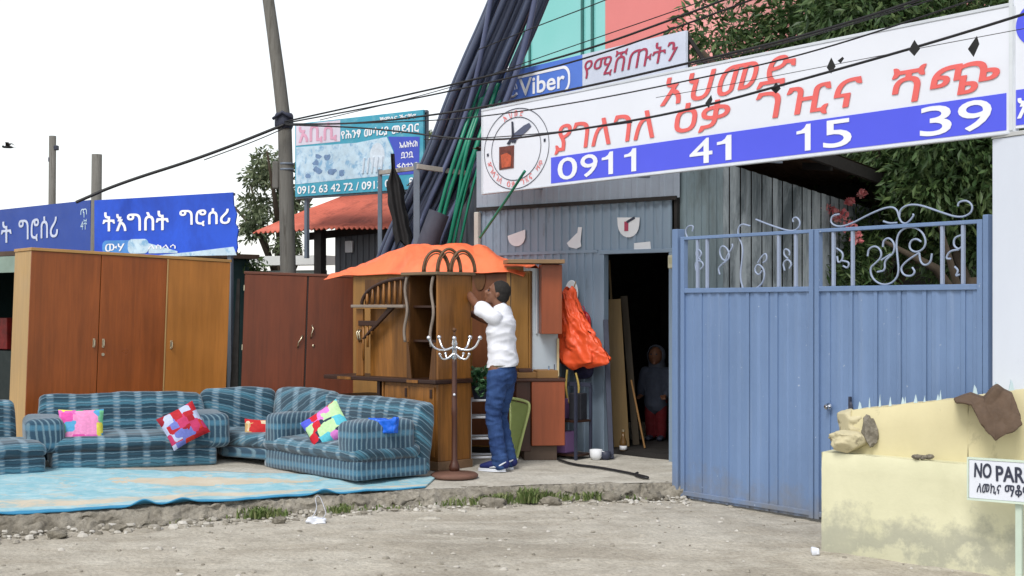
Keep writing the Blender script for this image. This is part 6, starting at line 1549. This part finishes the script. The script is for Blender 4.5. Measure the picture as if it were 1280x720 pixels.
# no parking sign
NS = Face(1212, 9.05, 1342, 8.66); q = NS.z(1213, 623)
npk = on_face(NS, 'parking_sign', 'white hand painted NO PARKING board on a pale green post', 'sign', sz(3.1, 8.9))
zN = npk.location.z; zb3, zt3 = NS.z(1213, 622) - zN, NS.z(1213, 574) - zN; LN = NS.len
MB().box(0, LN, -.012, .012, zb3, zt3).build('board', paint('white_board', rgb(226, 230, 240, .85), .5, .05, 4), npk, bevel=.003)
fr = MB(); fr.box(-.012, LN + .012, -.016, .016, zb3 - .014, zb3 - .001); fr.box(-.012, LN + .012, -.016, .016, zt3 + .001, zt3 + .013); fr.box(-.012, -.001, -.016, .016, zb3, zt3); fr.box(LN + .001, LN + .012, -.016, .016, zb3, zt3)
fr.build('frame', paint('pale_green_frame', rgb(208, 222, 206, .85), .5), npk)
mb = MB(); letters(mb, 'NO', NS.u(1219), NS.u(1240), zb3 + .135, zt3 - .02, -.015, .03, .08); letters(mb, 'PARKING', NS.u(1246), NS.u(1330), zb3 + .12, zt3 - .03, -.015, .03, -.04)
letters(mb, 'ለመኪና', NS.u(1222), NS.u(1252), zb3 + .035, zb3 + .10, -.015, .02, .15); letters(mb, 'ማቆም ክልክል', NS.u(1257), NS.u(1335), zb3 + .03, zb3 + .105, -.015, .02)
mb.build('hand_lettering', M_ink, npk)
MB().box(NS.u(1268), NS.u(1268) + .04, .013, .05, -.1, zt3 - .03).build('post', paint('pale_green_post', rgb(206, 222, 206, .8), .5, .08, 4), npk, bevel=.003)

# ------------------------------------------------------------------ litter
def crumple(px, d, r, seed, label, mat, flat=.6):
    q = W(px, 0, d); mb = MB()
    mb.cushion(-r, r, -r * .7, r * .7, 0, r * 2 * flat, r * .3, r * .0, 18, r * .4, seed=seed); mb.v = [tuple(Vector(p) + r * .5 * mnoise.noise_vector(Vector(p) * .8 / r + Vector((seed, 0, 0)))) for p in mb.v]; o = mb.build('plastic_bag', mat, None, True); o.location = (q.x, d, sz(q.x, d) + .0); tag(o, label, 'plastic bag', 'white plastic litter')
M_plas = paint('white_film', rgb(226, 230, 240, .85), .3, .06, 8)
crumple(1019, 9.72, .028, 4, 'tiny white plastic bag at the left foot of the yellow wall', M_plas, .8)
q = W(398, 0, 10.95); t = thing('plastic_strip', 'white torn plastic bag strip lying on the kerb stones', 'plastic strip', (q.x, 10.95, sz(q.x, 10.95)))
def strip(u, v):
    a = u * 1.0; x = lerp(-.05, .07, u) + .05 * math.sin(u * 5); z = .012 + .20 * math.sin(PI * min(1, u * 1.25)) ** 1.2 * (u < .8); y = .12 * u
    return (x + (v - .5) * .022 * (1 + .5 * math.sin(u * 11)), y + .02 * math.sin(v * 5 + u * 9), z + .008 * math.sin(v * 6 + u * 20))
mb = MB(); mb.tube(smooth3([Vector(p) for p in ((-.06, .0, .02), (-.01, .03, .10), (-.035, .05, .185), (.0, .07, .20), (.035, .05, .12), (.06, .02, .06), (.02, .0, .02))]), [(.016, .003)] * 56, 8, (0, -1, .2)); q0 = len(mb.v); mb.cushion(-.075, .055, -.07, .02, -.01, .035, .01, .0, 20, .02, seed=3); mb.v[q0:] = [tuple(Vector(p) + .022 * mnoise.noise_vector(Vector(p) * 22)) for p in mb.v[q0:]]; o = mb.build('film', M_plas, t, True)
fs_ = lump(W(531, 650, 11.15), (.14, .07, .028), 21, 'flat_stone', M_conc, None, None, .25); tag(fs_, 'flat pale stone slab lying in the street before the kerb weeds', 'stone')
for i, (px, d, r) in enumerate(((690, 11.9, .07), (615, 11.78, .09), (765, 12.1, .08), (818, 12.2, .07), (350, 10.95, .05), (70, 10.25, .06), (150, 10.55, .055))):
    q = W(px, 0, d); lump((q.x, d, sz(q.x, d) + r * .35), (r * 1.3, r, r * .7), i * 3.3, 'kerb_stone', M_rub, None, None, .4)['kind'] = 'structure'
